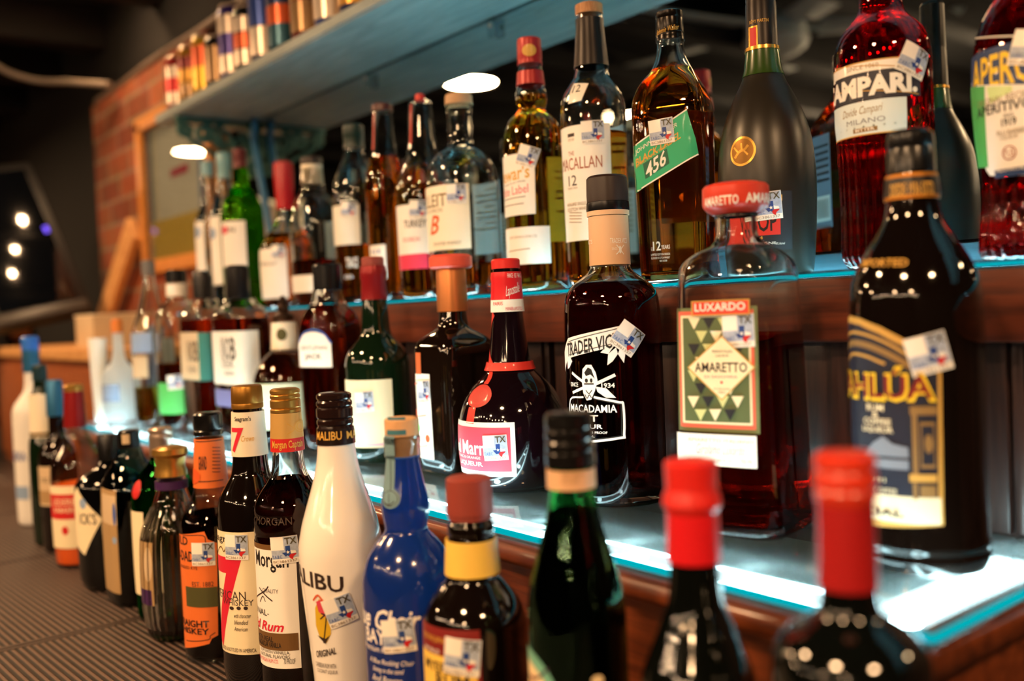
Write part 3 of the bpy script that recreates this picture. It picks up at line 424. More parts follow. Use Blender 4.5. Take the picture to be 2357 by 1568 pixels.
{'n':'vermouth_bottle','l':'dark bottle with ridged bright red cap in front of the green patterned amaretto label','g':'bottles standing on the rubber bar mat','p':(-0.3235,0.375,0.971),'sec':(2,1),'glass':('green_black','solid',[(0.0124,0.2209),(0.0138,0.2018),(0.0154,0.1949),(0.0192,0.1858),(0.0237,0.1743),(0.0276,0.1652),(0.0303,0.156),(0.0311,0.0)]),'cap':('cap_red',[(0.0126,0.2721),(0.0137,0.2708),(0.0133,0.259),(0.0133,0.2572),(0.0148,0.254),(0.0153,0.2495),(0.014,0.2472),(0.0128,0.2445)]),'rings':[('neck_foil','foil_red',[(0.0128,0.245),(0.0133,0.2204)])]},
{'n':'vermouth_bottle','l':'broad shouldered dark bottle with orange red ringed cap,nearest to camera','g':'bottles standing on the rubber bar mat','p':(-0.2348,0.375,0.971),'sec':(2,1),'glass':('green_black','solid',[(0.0118,0.2251),(0.0128,0.2145),(0.0174,0.2096),(0.0262,0.2047),(0.0316,0.1988),(0.0351,0.191),(0.037,0.0)]),'cap':('cap_redorange',[(0.0116,0.2841),(0.0131,0.2827),(0.0135,0.2785),(0.0125,0.2769),(0.0135,0.275),(0.0135,0.2701),(0.0125,0.2689),(0.0135,0.2672),(0.0131,0.2637),(0.0118,0.2614)]),'rings':[('neck_foil','foil_red2',[(0.0116,0.2617),(0.0124,0.2247)])]},
{'n':'liqueur_bottle','l':'pale frosted bottle with small orange stopper beside the frosted tumbler on the lit shelf end','g':'bottles on the middle lit shelf','p':(-1.8222,0.53,1.1502),'sec':(2,1),'glass':('frost_lit','thin',[(0.0088,0.1642),(0.0105,0.1118),(0.0225,0.0997),(0.0298,0.086),(0.0314,0.0715),(0.0314,0.0311),(0.0298,0.0)]),'cap':('cap_orange',[(0.008,0.1883),(0.0104,0.1851),(0.0104,0.1633)]),'dec':[('front_label','glass',[['R',-29.734,0.0377,70.266,0.0693,'haze_blue']])]},  # milky glass paints in the light shining up through a clear bottle
{'n':'tequila_bottle','l':'tall slim clear bottle with grey cap and pale yellow liquid low inside','g':'bottles on the middle lit shelf','p':(-1.7217,0.56,1.1502),'sec':(2,1),'glass':('clear','shell',[(0.0101,0.265),(0.0116,0.2434),(0.0217,0.1968),(0.0295,0.1774),(0.0357,0.1619),(0.035,0.0333),(0.0335,0.0)]),'cap':('cap_grey',[(0.0093,0.2898),(0.0116,0.2867),(0.0116,0.2643)]),'liq':(0.0645,'yellow_liq'),'dec':[('front_label','glass',[['R',-28.5473,0.1264,71.4527,0.1621,'haze_blue']]),('lower_label','glass',[['R',-43.862,0.0826,56.138,0.1207,'beige']])],'back':3},
{'n':'whiskey_bottle','l':'clear round bottle with short black cap and green lower label','g':'bottles on the middle lit shelf','p':(-1.5983,0.565,1.1502),'sec':(2,1),'glass':('clear','shell',[(0.0139,0.2457),(0.0154,0.2156),(0.0249,0.2068),(0.0352,0.1922),(0.0389,0.1753),(0.0375,0.028),(0.0353,0.0)]),'cap':('cap_black',[(0.0146,0.2654),(0.0176,0.2625),(0.0176,0.2449)]),'rings':[('neck_label','paper_plain',[(0.0158,0.242),(0.0165,0.2215)])],'liq':(0.1091,'amber_dark'),'dec':[('front_label','glass',[['R',-51.2441,0.0259,78.7559,0.0777,'green_paper']])],'st':[('glass',53.9046,0.0788,4)],'back':3},
{'n':'whiskey_bottle','l':'brown whiskey bottle with long black wax neck and teal edged label','g':'bottles on the middle lit shelf','p':(-1.5058,0.575,1.1502),'sec':(4,0.55),'glass':('clear','shell',[(0.0225,0.2135),(0.027,0.2009),(0.0487,0.1924),(0.0545,0.1854),(0.0537,0.0216),(0.0518,0.0)]),'cap':('cap_wax',[(0.0133,0.2578),(0.0154,0.2543),(0.0162,0.2472),(0.0162,0.2135)]),'liq':(0.1805,'bourbon'),'dec':[('front_label','glass',[['R',-87.9856,0.0838,77.0144,0.1594,'teal_label'],['R',-110.0317,0.085,54.9683,0.1604,'beige'],['T',-4.0325,0.113,53.9675,0.147,'KNOB','black','b',0.0],['T',-9.863,0.0961,50.137,0.1063,'CREEK','black','n',0.0]])]},
{'n':'whiskey_bottle','l':'wide flask shaped whiskey bottle with black wax neck and tall printed white label','g':'bottles on the middle lit shelf','p':(-1.3538,0.57,1.1502),'sec':(4,0.55),'glass':('clear','shell',[(0.0233,0.2082),(0.0284,0.1985),(0.044,0.1914),(0.0532,0.1849),(0.0549,0.1745),(0.0534,0.0347),(0.0517,0.0)]),'cap':('cap_wax',[(0.0142,0.2574),(0.0168,0.2541),(0.0175,0.2134),(0.0162,0.2069)]),'liq':(0.1791,'bourbon'),'dec':[('front_label','glass',[['R',-70.6763,0.0827,94.3237,0.1608,'offwhite'],['T',-3.6895,0.1188,58.3105,0.1525,'KNOB','black','b',0.0],['T',-4.8793,0.1077,55.1207,0.1189,'CREEK','black','n',0.0],['T',13.0273,0.0965,53.0273,0.1027,'BOURBON','black','n',0.0]]),('lower_label','glass',[['R',-93.2315,0.0499,56.7685,0.075,'purple_haze']])]},
{'n':'bourbon_bottle','l':'round bodied dark amber bottle with horse shaped stopper and cream neck tag','g':'bottles on the middle lit shelf','p':(-1.2472,0.59,1.1502),'sec':(2,1),'glass':('clear','shell',[(0.0135,0.1731),(0.0179,0.1318),(0.0271,0.1256),(0.037,0.1133),(0.0444,0.0991),(0.0475,0.0855),(0.0469,0.0111),(0.0433,0.0)]),'cap':('cap_bronze',[(0.0025,0.2076),(0.0061,0.2026),(0.0055,0.1965),(0.0086,0.1916),(0.0074,0.1854),(0.0148,0.1805),(0.0148,0.1731)]),'rings':[('neck_label','cream_paint',[(0.0166,0.1706),(0.0188,0.1318)])],'liq':(0.1256,'bourbon'),'dec':[('neck_print','ring0',[['E',52.1002,0.1538,23.2736,0.0085,'olive_band']]),('front_label','glass',[['R',-47.95,0.0238,92.05,0.0868,'palegreen']])]},
{'n':'whiskey_bottle','l':'squared whiskey bottle with black cap and arched white shoulder label','g':'bottles on the middle lit shelf','p':(-1.1301,0.6,1.1502),'sec':(4,0.75),'glass':('clear','shell',[(0.02,0.2121),(0.0221,0.1954),(0.0279,0.1867),(0.0351,0.1752),(0.04,0.1625),(0.0411,0.1348),(0.0384,0.0276),(0.0373,0.0)]),'cap':('cap_black',[(0.0167,0.2454),(0.019,0.2432),(0.019,0.2109)]),'liq':(0.1914,'bourbon'),'rot':12,'dec':[('front_label','front',[['R',-0.036,0.1106,0.0329,0.1419,'paper'],['E',0.0011,0.1411,0.032,0.0158,'paper'],['L',[(-0.0311,0.1426),(-0.0161,0.1561),(0.0036,0.1592),(0.0225,0.1543),(0.0332,0.1419)],0.0023,'blue_ink'],['T',-0.0259,0.1332,0.027,0.1389,'GENTLEMAN','brown_ink','n',0.0],['T',-0.0163,0.1196,0.0172,0.1281,'JACK','brown_ink','b',0.0]])]},
{'n':'liqueur_bottle','l':'dark green shouldered bottle with dark red foil neck and big cream label','g':'bottles on the middle lit shelf','p':(-0.9953,0.59,1.1502),'sec':(2,1),'glass':('green_dark','solid',[(0.0142,0.1949),(0.0163,0.1781),(0.0173,0.157),(0.02,0.1491),(0.0273,0.1412),(0.0342,0.1333),(0.0384,0.1228),(0.0395,0.1096),(0.0385,0.0091),(0.0364,0.0)]),'cap':('cap_brick',[(0.0126,0.2447),(0.0136,0.2431),(0.0136,0.2347)]),'rings':[('neck_foil','foil_darkred',[(0.0142,0.2342),(0.0152,0.2274),(0.0152,0.22),(0.0142,0.2169),(0.0152,0.1938)])],'dec':[('front_label','glass',[['R',-56.9758,0.0196,83.0242,0.0994,'cream'],['R',-59.4948,0.0216,80.5052,0.0247,'pinkline'],['E',-33.5565,0.0885,4.0226,0.0053,'pinkred']])],'st':[('glass',32.6703,0.0741,3)]},
{'n':'liqueur_bottle','l':'square amber black bottle with copper foil neck and wide red orange cap','g':'bottles on the middle lit shelf','p':(-0.8473,0.6,1.1502),'sec':(6,1),'glass':('amber_black','solid',[(0.0147,0.1765),(0.0166,0.1598),(0.0214,0.1551),(0.0273,0.1493),(0.0336,0.1417),(0.0363,0.1331),(0.0349,0.014),(0.0338,0.0)]),'cap':('cap_coral',[(0.0213,0.2367),(0.0237,0.2348),(0.0237,0.2244),(0.0218,0.2221)]),'rings':[('neck_foil','copper',[(0.0152,0.2225),(0.0157,0.2187),(0.0162,0.1836),(0.0162,0.1755)])],'dec':[('front_label','front',[['R',-0.026,0.017,0.0029,0.1094,'paper'],['T',-0.022,0.0787,-0.0185,0.093,'COINTREAU','orange_deep','b',0.0],['L',[(-0.0419,0.0955),(-0.017,0.1002)],0.0024,'orange_deep'],['E',-0.03,0.0662,0.0044,0.0043,'orange_deep'],['E',-0.0256,0.0497,0.0043,0.0043,'green_paper'],['L',[(-0.0331,0.0612),(-0.007,0.0647)],0.001,'orange_deep'],['E',-0.007,0.0392,0.0042,0.0043,'orange_deep'],['L',[(-0.034,0.0274),(-0.0078,0.0316)],0.001,'orange_deep']]),('ribbon','front',[['R',-0.0236,0.1088,-0.0133,0.1324,'orange_ribbon']])],'st':[('front',-0.0087,0.0901,4)]},
{'n':'liqueur_bottle','l':'round bellied dark red bottle with red ribbon,wax seal and pink label','g':'bottles on the middle lit shelf','p':(-0.7324,0.585,1.1502),'sec':(2,1),'glass':('red_black','solid',[(0.0129,0.2161),(0.015,0.1727),(0.0176,0.146),(0.0198,0.1287),(0.0215,0.118),(0.0246,0.1136),(0.0345,0.105),(0.0435,0.0942),(0.05,0.0812),(0.0531,0.0682),(0.054,0.0552),(0.054,0.0379),(0.0519,0.0161),(0.0489,0.0053),(0.045,0.0)]),'cap':('cap_red',[(0.0133,0.2246),(0.0142,0.2234),(0.0142,0.2152)]),'rings':[('neck_foil','foil_red',[(0.0142,0.2118),(0.0148,0.2062),(0.0144,0.2019),(0.0155,0.1847)]),('neck_band','paper_plain',[(0.0155,0.1847),(0.0161,0.1727)]),('ribbon_loop','ribbon',[(0.0224,0.1236),(0.0233,0.1197),(0.025,0.1158)])],'dec':[('neck_print','ring0',[['T',55.8155,0.2058,117.8155,0.2101,'FRANCE · 1827 · FRANCE','paper','n',0.0],['T',47.8788,0.1867,103.8788,0.1995,'Lapostolle','paper','i',0.0043]]),('band_print','ring1',[['T',-3.293,0.1793,36.707,0.1827,'PARIS','red7','n',0.0],['T',45.3021,0.1739,110.3021,0.1773,'MARNIER-LAPOSTOLLE','red7','n',0.0]]),('ribbon','glass',[['L',[(-14.7785,0.1724),(-44.6377,0.1611),(-52.1906,0.1482),(-47.9338,0.1352),(-9.6315,0.1198)],0.009,'ribbon'],['L',[(-9.8694,0.1202),(7.4949,0.1103),(8.2996,0.1042)],0.0047,'ribbon']]),('ribbon_tail','glass',[['L',[(1.4013,0.0827),(1.1216,0.0676)],0.0112,'ribbon']]),('wax_seal','glass',[['E',5.7563,0.0932,20.2745,0.0106,'redwax'],['E',5.7563,0.0932,15.3483,0.0076,'red'],['E',5.7563,0.0932,12.785,0.0061,'redwax']]),('front_label','glass',[['R',-56.4157,0.0175,53.5843,0.0692,'paper'],['R',-59.1658,0.0227,48.8342,0.0645,'pinkpaper'],['T',-62.085,0.0378,41.915,0.0517,'Grand Marnier','paper','b',0.0],['T',-34.6388,0.0339,15.3612,0.0364,'COGNAC & ORANGE','paper','n',0.0],['T',-24.1854,0.0264,17.8146,0.0315,'LIQUEUR','paper','b',0.0]])],'st':[('glass',33.0005,0.0456,3)]},
{'n':'liqueur_bottle','l':'tall clear bottle of dark brown liqueur with white printed banner and beige neck wrap','g':'bottles on the middle lit shelf','p':(-0.6082,0.606,1.1502),'sec':(2,1),'glass':('clear','shell',[(0.0164,0.2602),(0.0168,0.254),(0.0172,0.2103),(0.0196,0.2052),(0.0274,0.1994),(0.0352,0.1935),(0.0403,0.1869),(0.0431,0.1759),(0.0439,0.1367),(0.0437,0.0064),(0.0426,-0.0015),(0.0386,0.0)]),'cap':('cap_darkbrown',[(0.0168,0.2901),(0.0183,0.2882),(0.0187,0.2734),(0.0185,0.2672)]),'rings':[('tamper_ring','cap_black',[(0.0183,0.2668),(0.0187,0.2606),(0.0183,0.259)]),('lip_wrap','peach_paper',[(0.0183,0.259),(0.0183,0.2548)]),('neck_wrap','peach_paper',[(0.0172,0.2544),(0.0178,0.2107)])],'liq':(0.1947,'liqueur_brown'),'dec':[('neck_print','ring2',[['T',47.8255,0.2292,101.8404,0.2338,"TRADER VIC'S",'paper','n',0.0],['T',51.8465,0.2232,67.2512,0.2255,'SINCE','paper','n',0.0],['L',[(65.1203,0.2277),(87.0259,0.2192)],0.0008,'paper'],['L',[(88.8699,0.2276),(63.8444,0.2193)],0.0008,'paper'],['E',75.4508,0.2234,4.2378,0.0034,'paper'],['T',-44.9617,0.2299,-6.9617,0.2338,"VIC'S",'paper','n',0.0]]),('front_print','glass',[['P',[(-37.8842,0.1339),(-19.0179,0.1471),(54.1158,0.1569),(53.1939,0.1406),(-20.8968,0.1289),(-37.8842,0.1166)],'whiteink'],['P',[(30.4144,0.1345),(36.5882,0.1388),(45.3609,0.1394),(39.2314,0.1332)],'whiteink'],['P',[(37.7518,0.1235),(39.2314,0.1332),(48.2199,0.1385),(49.8649,0.1329),(43.7459,0.1267)],'whiteink'],['P',[(49.8649,0.1329),(53.0695,0.1384),(58.8092,0.1352),(56.291,0.1248)],'whiteink'],['P',[(-24.0713,0.1389),(-10.0713,0.1269),(-16.8976,0.1213),(-22.0713,0.1196)],'whiteink'],['T',-21.2471,0.1347,51.7529,0.1474,"TRADER VIC'S",'ink_dark','b',0.0086],['L',[(-16.7864,0.1441),(50.0482,0.1545)],0.0006,'ink_dark'],['L',[(-17.8695,0.1321),(49.4059,0.1426)],0.0006,'ink_dark'],['L',[(-11.1067,0.1169),(8.5013,0.109)],0.0024,'whiteink'],['L',[(46.0512,0.1151),(23.7743,0.1076)],0.0027,'whiteink'],['L',[(-11.0481,0.0992),(8.816,0.1044)],0.0024,'whiteink'],['P',[(23.6455,0.1053),(35.7324,0.1037),(46.006,0.0953),(35.2981,0.0955),(25.4853,0.1008)],'whiteink'],['P',[(7.3908,0.1203),(12.5528,0.1241),(19.3709,0.1241),(24.3306,0.1173),(26.0334,0.1106),(22.3684,0.1015),(17.557,0.094),(11.7274,0.0931),(7.2104,0.0995),(5.9417,0.1089)],'whiteink'],['P',[(9.6893,0.1173),(14.7437,0.1219),(19.1464,0.1204),(22.9755,0.1121),(17.7687,0.1158),(11.9146,0.1143)],'ink_dark'],['E',12.2645,0.1105,2.0544,0.0019,'ink_dark'],['E',18.5598,0.1106,1.6442,0.0019,'ink_dark'],['L',[(9.0226,0.1075),(21.6477,0.1076)],0.0012,'ink_dark'],['L',[(11.1203,0.1022),(15.0491,0.0992),(19.1653,0.1023)],0.0008,'ink_dark'],['L',[(9.6463,0.0984),(12.4475,0.095),(15.5516,0.0981),(18.2056,0.0955)],0.0008,'ink_dark'],['T',-13.2303,0.1048,0.3081,0.1086,'SINCE','whiteink','b',0.0],['T',30.3903,0.1041,45.1,0.1082,'1934','whiteink','b',0.0],['L',[(-18.6689,0.0713),(-15.897,0.0928),(7.6105,0.096)],0.0016,'whiteink'],['L',[(20.988,0.0963),(48.7198,0.0915),(53.4525,0.0887),(53.1493,0.0636),(48.1241,0.0607),(-6.3731,0.0556)],0.002,'whiteink'],['L',[(20.8996,0.0948),(47.6746,0.09),(50.9565,0.0876),(50.2592,0.0644),(46.7449,0.0623),(-6.1959,0.0576)],0.0006,'ink_dark'],['T',-14.6683,0.0827,46.4961,0.0895,'MACADAMIA','whiteink','b',0.0],['T',-7.8081,0.0749,25.2464,0.0806,'NUT','whiteink','b',0.0],['T',-16.609,0.0681,29.9782,0.0726,'LIQUEUR','whiteink','b',0.0],['T',-17.2558,0.0644,35.2151,0.0666,'26.5% ALC/VOL 53 PROOF','whiteink','b',0.0],['T',1.7756,0.0613,20.6317,0.0632,'750 mL','whiteink','b',0.0]])],'st':[('glass',61.459,0.1459,-38)]},
{'n':'liqueur_bottle','l':'clear square amaretto bottle with round red cap and green triangle patterned label','g':'bottles on the middle lit shelf','p':(-0.4562,0.592,1.1502),'sec':(5,1),'glass':('clear','shell',[(0.015,0.2386),(0.0156,0.2231),(0.0193,0.2181),(0.0283,0.2131),(0.0333,0.2075),(0.0367,0.2021),(0.0385,0.1948),(0.0394,0.1715),(0.0428,0.0205),(0.044,0.0019),(0.0428,0.0)]),'cap':('cap_coralred',[(0.0192,0.2631),(0.0232,0.2621),(0.0249,0.2602),(0.0252,0.2479),(0.0246,0.2459),(0.0226,0.2433),(0.0179,0.24)]),'rings':[('neck_collar','cap_black',[(0.0153,0.2403),(0.0156,0.238)])],'liq':(0.1488,'amaretto'),'rot':14,'dec':[('cap_print','cap',[['T',-41.5723,0.2455,28.4277,0.2527,'AMARETTO','paper','b',0.0],['T',40.0569,0.2461,138.4428,0.2535,'AMARETTO','paper','b',0.0]]),('front_label','front',[['R',-0.036,0.0778,0.0299,0.17,'olive'],['R',-0.0335,0.0808,0.0273,0.1676,'coral'],['R',-0.031,0.0839,0.025,0.1645,'cream'],['R',-0.029,0.0854,0.0236,0.1627,'olive2'],['P',[(-0.0237,0.1628),(-0.0138,0.1626),(-0.019,0.154)],'cream'],['P',[(-0.0117,0.1625),(-0.0019,0.1622),(-0.007,0.1537)],'inkpaper'],['P',[(0.0001,0.1622),(0.0096,0.1619),(0.0047,0.1534)],'ltolive'],['P',[(0.0117,0.1618),(0.021,0.1615),(0.0161,0.1532)],'cream'],['P',[(-0.0179,0.153),(-0.0081,0.1528),(-0.0133,0.1441)],'ltolive'],['P',[(-0.006,0.1527),(0.0036,0.1525),(-0.0014,0.144)],'cream'],['P',[(0.0057,0.1525),(0.0151,0.1523),(0.0102,0.1438)],'inkpaper'],['P',[(-0.0243,0.1433),(-0.0143,0.1432),(-0.0195,0.1345)],'inkpaper'],['P',[(-0.0122,0.1432),(-0.0025,0.143),(-0.0076,0.1344)],'ltolive'],['P',[(-0.0004,0.143),(0.0091,0.1429),(0.0041,0.1344)],'cream'],['P',[(0.0111,0.1429),(0.0205,0.1428),(0.0156,0.1343)],'inkpaper'],['P',[(-0.0185,0.1335),(-0.0087,0.1335),(-0.0138,0.1248)],'cream'],['P',[(-0.0066,0.1335),(0.0031,0.1334),(-0.002,0.1248)],'inkpaper'],['P',[(0.0051,0.1334),(0.0146,0.1334),(0.0096,0.1248)],'ltolive'],['P',[(-0.0249,0.1237),(-0.0149,0.1238),(-0.0201,0.115)],'ltolive'],['P',[(-0.0128,0.1238),(-0.003,0.1238),(-0.0081,0.1151)],'cream'],['P',[(-0.001,0.1239),(0.0086,0.1239),(0.0036,0.1153)],'inkpaper'],['P',[(0.0106,0.1239),(0.02,0.1239),(0.0151,0.1154)],'ltolive'],['P',[(-0.0191,0.114),(-0.0092,0.1142),(-0.0144,0.1054)],'inkpaper'],['P',[(-0.0071,0.1142),(0.0025,0.1143),(-0.0025,0.1056)],'ltolive'],['P',[(0.0046,0.1143),(0.0141,0.1145),(0.0091,0.1058)],'cream'],['P',[(-0.0254,0.1042),(-0.0155,0.1044),(-0.0207,0.0955)],'cream'],['P',[(-0.0133,0.1044),(-0.0036,0.1046),(-0.0087,0.0958)],'inkpaper'],['P',[(-0.0015,0.1047),(0.0081,0.1049),(0.0031,0.0961)],'ltolive'],['P',[(0.0101,0.1049),(0.0195,0.1051),(0.0146,0.0965)],'cream'],['P',[(-0.0196,0.0945),(-0.0098,0.0948),(-0.0149,0.0859)],'ltolive'],['P',[(-0.0077,0.0949),(0.002,0.0952),(-0.0031,0.0863)],'cream'],['P',[(0.0041,0.0952),(0.0135,0.0955),(0.0086,0.0868)],'inkpaper'],['P',[(-0.0248,0.1257),(0.0039,0.1493),(0.0286,0.1259),(0.0025,0.1015)],'goldflat'],['P',[(-0.0234,0.1257),(0.0038,0.1481),(0.0273,0.1258),(0.0026,0.1028)],'cream'],['T',-0.0184,0.1223,0.0227,0.1296,'AMARETTO','ink_dark','b',0.0],['T',-0.004,0.1366,0.0117,0.1385,'PREMIUM ITALIAN','ink_dark','n',0.0],['T',-0.0014,0.1334,0.0089,0.1353,'LIQUEUR','ink_dark','n',0.0],['T',-0.0105,0.1181,0.0152,0.12,'DI SASCHIRA','pinkred','n',0.0],['E',0.0029,0.1149,0.001,0.001,'red'],['T',-0.0034,0.1095,0.0096,0.1108,'ESTABLISHED','tan2','n',0.0],['T',-0.0,0.1067,0.0061,0.1086,'1821','tan2','n',0.0],['R',-0.0199,0.1639,0.0258,0.1751,'goldflat'],['R',-0.0188,0.1649,0.0249,0.1742,'coralred'],['T',-0.0171,0.1672,0.0226,0.1732,'LUXARDO','paper','b',0.0],['R',-0.036,0.0534,0.0283,0.0766,'paper'],['T',-0.0257,0.0708,0.0265,0.0734,'AMARETTO ITALIANO','tan2','n',0.0],['T',-0.0187,0.0619,0.0198,0.0695,'Girolamo Luxardo','greyblue','i',0.0],['T',-0.0268,0.0564,-0.0133,0.0587,'24% ALC/VOL','tan2','n',0.0],['T',-0.007,0.0565,0.0102,0.0587,'ALC 24% BY VOL','tan2','n',0.0],['T',0.0162,0.0561,0.0255,0.0593,'750 ML','tan2','n',0.0]])],'st':[('front',0.0161,0.1523,2)]},
{'n':'liqueur_bottle','l':'large dark brown coffee liqueur bottle with gold arch label and black ribbed cap','g':'bottles on the middle lit shelf','p':(-0.3164,0.593,1.1502),'sec':(2,1),'glass':('brown_black','solid',[(0.0141,0.2524),(0.0158,0.2335),(0.0173,0.2237),(0.0198,0.218),(0.0241,0.211),(0.0306,0.2011),(0.0363,0.1898),(0.0397,0.1784),(0.0411,0.1671),(0.0409,0.0198),(0.042,0.0149),(0.0409,0.0103),(0.0421,0.0063),(0.0409,0.0005),(0.0395,-0.0032),(0.0372,0.0)]),'cap':('cap_black',[(0.0124,0.2791),(0.0144,0.2765),(0.015,0.2692),(0.0144,0.2678),(0.015,0.2661),(0.0152,0.2535),(0.0152,0.2518)]),'rings':[('neck_label','gold_paint',[(0.0151,0.2507),(0.0163,0.2347)]),('neck_stripe','black_paint',[(0.0154,0.2484),(0.0163,0.2369)])],'dec':[('neck_print','ring1',[['T',-18.7057,0.2362,76.2943,0.2446,'DESDE 1936 ESTD','gold_ink','b',0.0]]),('shoulder_print','glass',[['T',-37.2141,0.1919,22.7859,0.1968,'IMPORTED','gold_ink','b',-0.0017]]),('front_label','glass',[['P',[(-77.8569,0.1509),(-63.8569,0.1586),(-43.8569,0.1612),(-23.8569,0.1595),(-1.8569,0.1542),(18.1431,0.1464),(36.1431,0.1367),(47.5653,0.1271),(46.1431,0.0308),(-77.8569,0.0227)],'goldflat'],['P',[(-79.5475,0.1472),(-47.5475,0.1568),(-25.5475,0.1553),(-3.5475,0.1498),(16.4525,0.1421),(33.4525,0.1328),(44.5863,0.124),(42.4525,0.047),(-79.5475,0.0405)],'navy'],['L',[(-61.9145,0.1461),(-41.9145,0.1503),(-17.9145,0.1492),(4.0855,0.1438),(26.0855,0.134)],0.0017,'goldflat'],['L',[(-59.9145,0.1383),(-41.9145,0.1432),(-17.9145,0.1426),(4.0855,0.1373),(24.0855,0.1289)],0.004,'bronzeflat'],['L',[(-55.9145,0.1312),(-39.9145,0.1361),(-17.9145,0.1354),(2.0855,0.1307)],0.0017,'goldflat'],['R',-77.6826,0.0313,44.3174,0.048,'cream'],['R',21.6414,0.0992,43.0617,0.1046,'bronzeflat'],['R',22.9221,0.0624,27.0715,0.0993,'bronzeflat'],['R',29.1211,0.0663,40.8692,0.0947,'bronzeflat'],['R',30.496,0.0685,39.8204,0.0926,'navy'],['E',35.6875,0.0814,3.4434,0.0059,'bronzeflat'],['R',20.0241,0.0577,41.5251,0.0625,'goldflat'],['R',22.5146,0.0467,25.9881,0.057,'bronzeflat'],['R',28.0512,0.048,40.5169,0.0556,'bronzeflat'],['P',[(-24.1226,0.0717),(-11.5017,0.0806),(-1.459,0.0852),(7.0624,0.0807),(19.3594,0.079),(19.8118,0.0725),(0.4243,0.0726)],'greyblue'],['R',-24.6482,0.0649,19.6341,0.0709,'greyblue'],['T',-17.3629,0.1008,-0.1943,0.1052,'RUM','cream','b',0.0],['T',-11.4832,0.0969,-5.0567,0.1002,'&','cream','b',0.0],['T',-21.3713,0.0921,6.1376,0.0962,'COFFEE','cream','b',0.0],['T',-22.9642,0.0868,7.8197,0.091,'LIQUEUR','cream','b',0.0],['T',-62.2782,0.056,-0.2782,0.0588,'LICOR DE 1991','cream','n',0.0],['T',-40.4325,0.0491,9.5675,0.0524,'DE RON Y COFFEE','cream','n',0.0],['T',-55.1226,0.0347,14.8774,0.0396,'ESPECIAL','ink_dark','b',0.0],['T',-71.0432,0.107,42.9568,0.1294,'KAHLÚA','yellow_bold','x',0.0],['T',-70.8424,0.1092,40.1576,0.1273,'KAHLÚA','maroon','b',0.0]])],'st':[('glass',37.7149,0.1367,14)]},
{'n':'vodka_bottle','l':'clear bottle with plain white label at the far end of the upper shelf','g':'bottles on the upper lit shelf','p':(-1.8295,0.72,1.3455),'sec':(2,1),'glass':('clear','shell',[(0.0103,0.2692),(0.012,0.247),(0.0137,0.2128),(0.024,0.1915),(0.0292,0.1769),(0.0284,0.0328),(0.0275,0.0)]),'cap':('cap_teal2',[(0.0103,0.2965),(0.012,0.2939),(0.012,0.2683)]),'liq':(0.2128,'clear_liq'),'dec':[('front_label','glass',[['R',-85.8757,0.0666,44.1243,0.1769,'paper'],['E',6.5992,0.1564,22.895,0.0117,'haze_blue']])]},
{'n':'vodka_bottle','l':'clear bottle with white label and pale teal cap,immediately left of the green bottle','g':'bottles on the upper lit shelf','p':(-1.7233,0.71,1.3455),'sec':(2,1),'glass':('clear','shell',[(0.0114,0.2492),(0.0131,0.2249),(0.0229,0.2005),(0.0294,0.1842),(0.0302,0.1597),(0.0295,0.0208),(0.0279,0.0)]),'cap':('cap_teal2',[(0.0114,0.2963),(0.013,0.2931),(0.013,0.2736),(0.0122,0.2704),(0.0131,0.2484)]),'liq':(0.2127,'clear_liq'),'dec':[('front_label','glass',[['R',-94.7555,0.049,45.2445,0.1756,'paper'],['E',4.3096,0.1443,22.0037,0.0112,'haze_blue']])]},
{'n':'whisky_bottle','l':'bright green glass bottle with dark red neck foil and white label','g':'bottles on the upper lit shelf','p':(-1.6258,0.7,1.3455),'sec':(2,1),'glass':('green_bright','solid',[(0.0124,0.2534),(0.0156,0.2162),(0.0234,0.2061),(0.0335,0.1906),(0.0374,0.1735),(0.036,0.0176),(0.0344,0.0)]),'cap':('foil_maroon',[(0.0101,0.2875),(0.0124,0.2851),(0.0124,0.2697),(0.0117,0.2666),(0.0132,0.2526)]),'dec':[('front_label','glass',[['R',-66.7854,0.0765,73.2146,0.1557,'paper'],['T',-6.2072,0.1358,43.7928,0.1457,'SON','black','b',0.0],['E',6.1143,0.1413,17.007,0.0076,'pinkred']])]},
{'n':'bourbon_bottle','l':'amber bottle with dripping red wax top and square white label','g':'bottles on the upper lit shelf','p':(-1.5355,0.74,1.3455),'sec':(2,1),'glass':('clear','shell',[(0.0129,0.2082),(0.0144,0.1651),(0.0197,0.1424),(0.0334,0.1273),(0.0433,0.1136),(0.0479,0.0985),(0.0464,0.021),(0.0449,0.0)]),'cap':('wax_red',[(0.0129,0.2535),(0.0167,0.2504),(0.0174,0.2331),(0.0167,0.2059)]),'rings':[('wax_drips','wax_red',[(0.0159,0.2074),(0.0152,0.1916),(0.0149,0.1712)])],'liq':(0.1288,'amber'),'dec':[('front_label','glass',[['R',-57.4114,0.0156,62.5886,0.1011,'paper'],['T',-15.8882,0.0723,44.1118,0.0797,'Maker','brown_ink','i',0.0]])],'st':[('glass',45.4328,0.0943,0)],'back':2},
{'n':'bourbon_bottle','l':'wide clear dome shouldered bottle with cream neck band,mostly empty','g':'bottles on the upper lit shelf','p':(-1.3814,0.715,1.3455),'sec':(2.6,0.8),'glass':('clear','shell',[(0.0164,0.2257),(0.0189,0.1778),(0.0307,0.1702),(0.037,0.1563),(0.0429,0.1376),(0.0445,0.1132),(0.043,0.0156),(0.0407,0.0)]),'cap':('cap_darkbrown',[(0.0146,0.2367),(0.0167,0.2347),(0.0167,0.225)]),'rings':[('neck_band','cream_paint',[(0.016,0.2236),(0.0167,0.1924)]),('neck_ring','cap_darkbrown',[(0.0171,0.1903),(0.0174,0.1785)])],'liq':(0.0715,'bourbon'),'dec':[('front_label','glass',[['R',-64.7765,0.0204,55.2235,0.0474,'paper']])],'back':2},
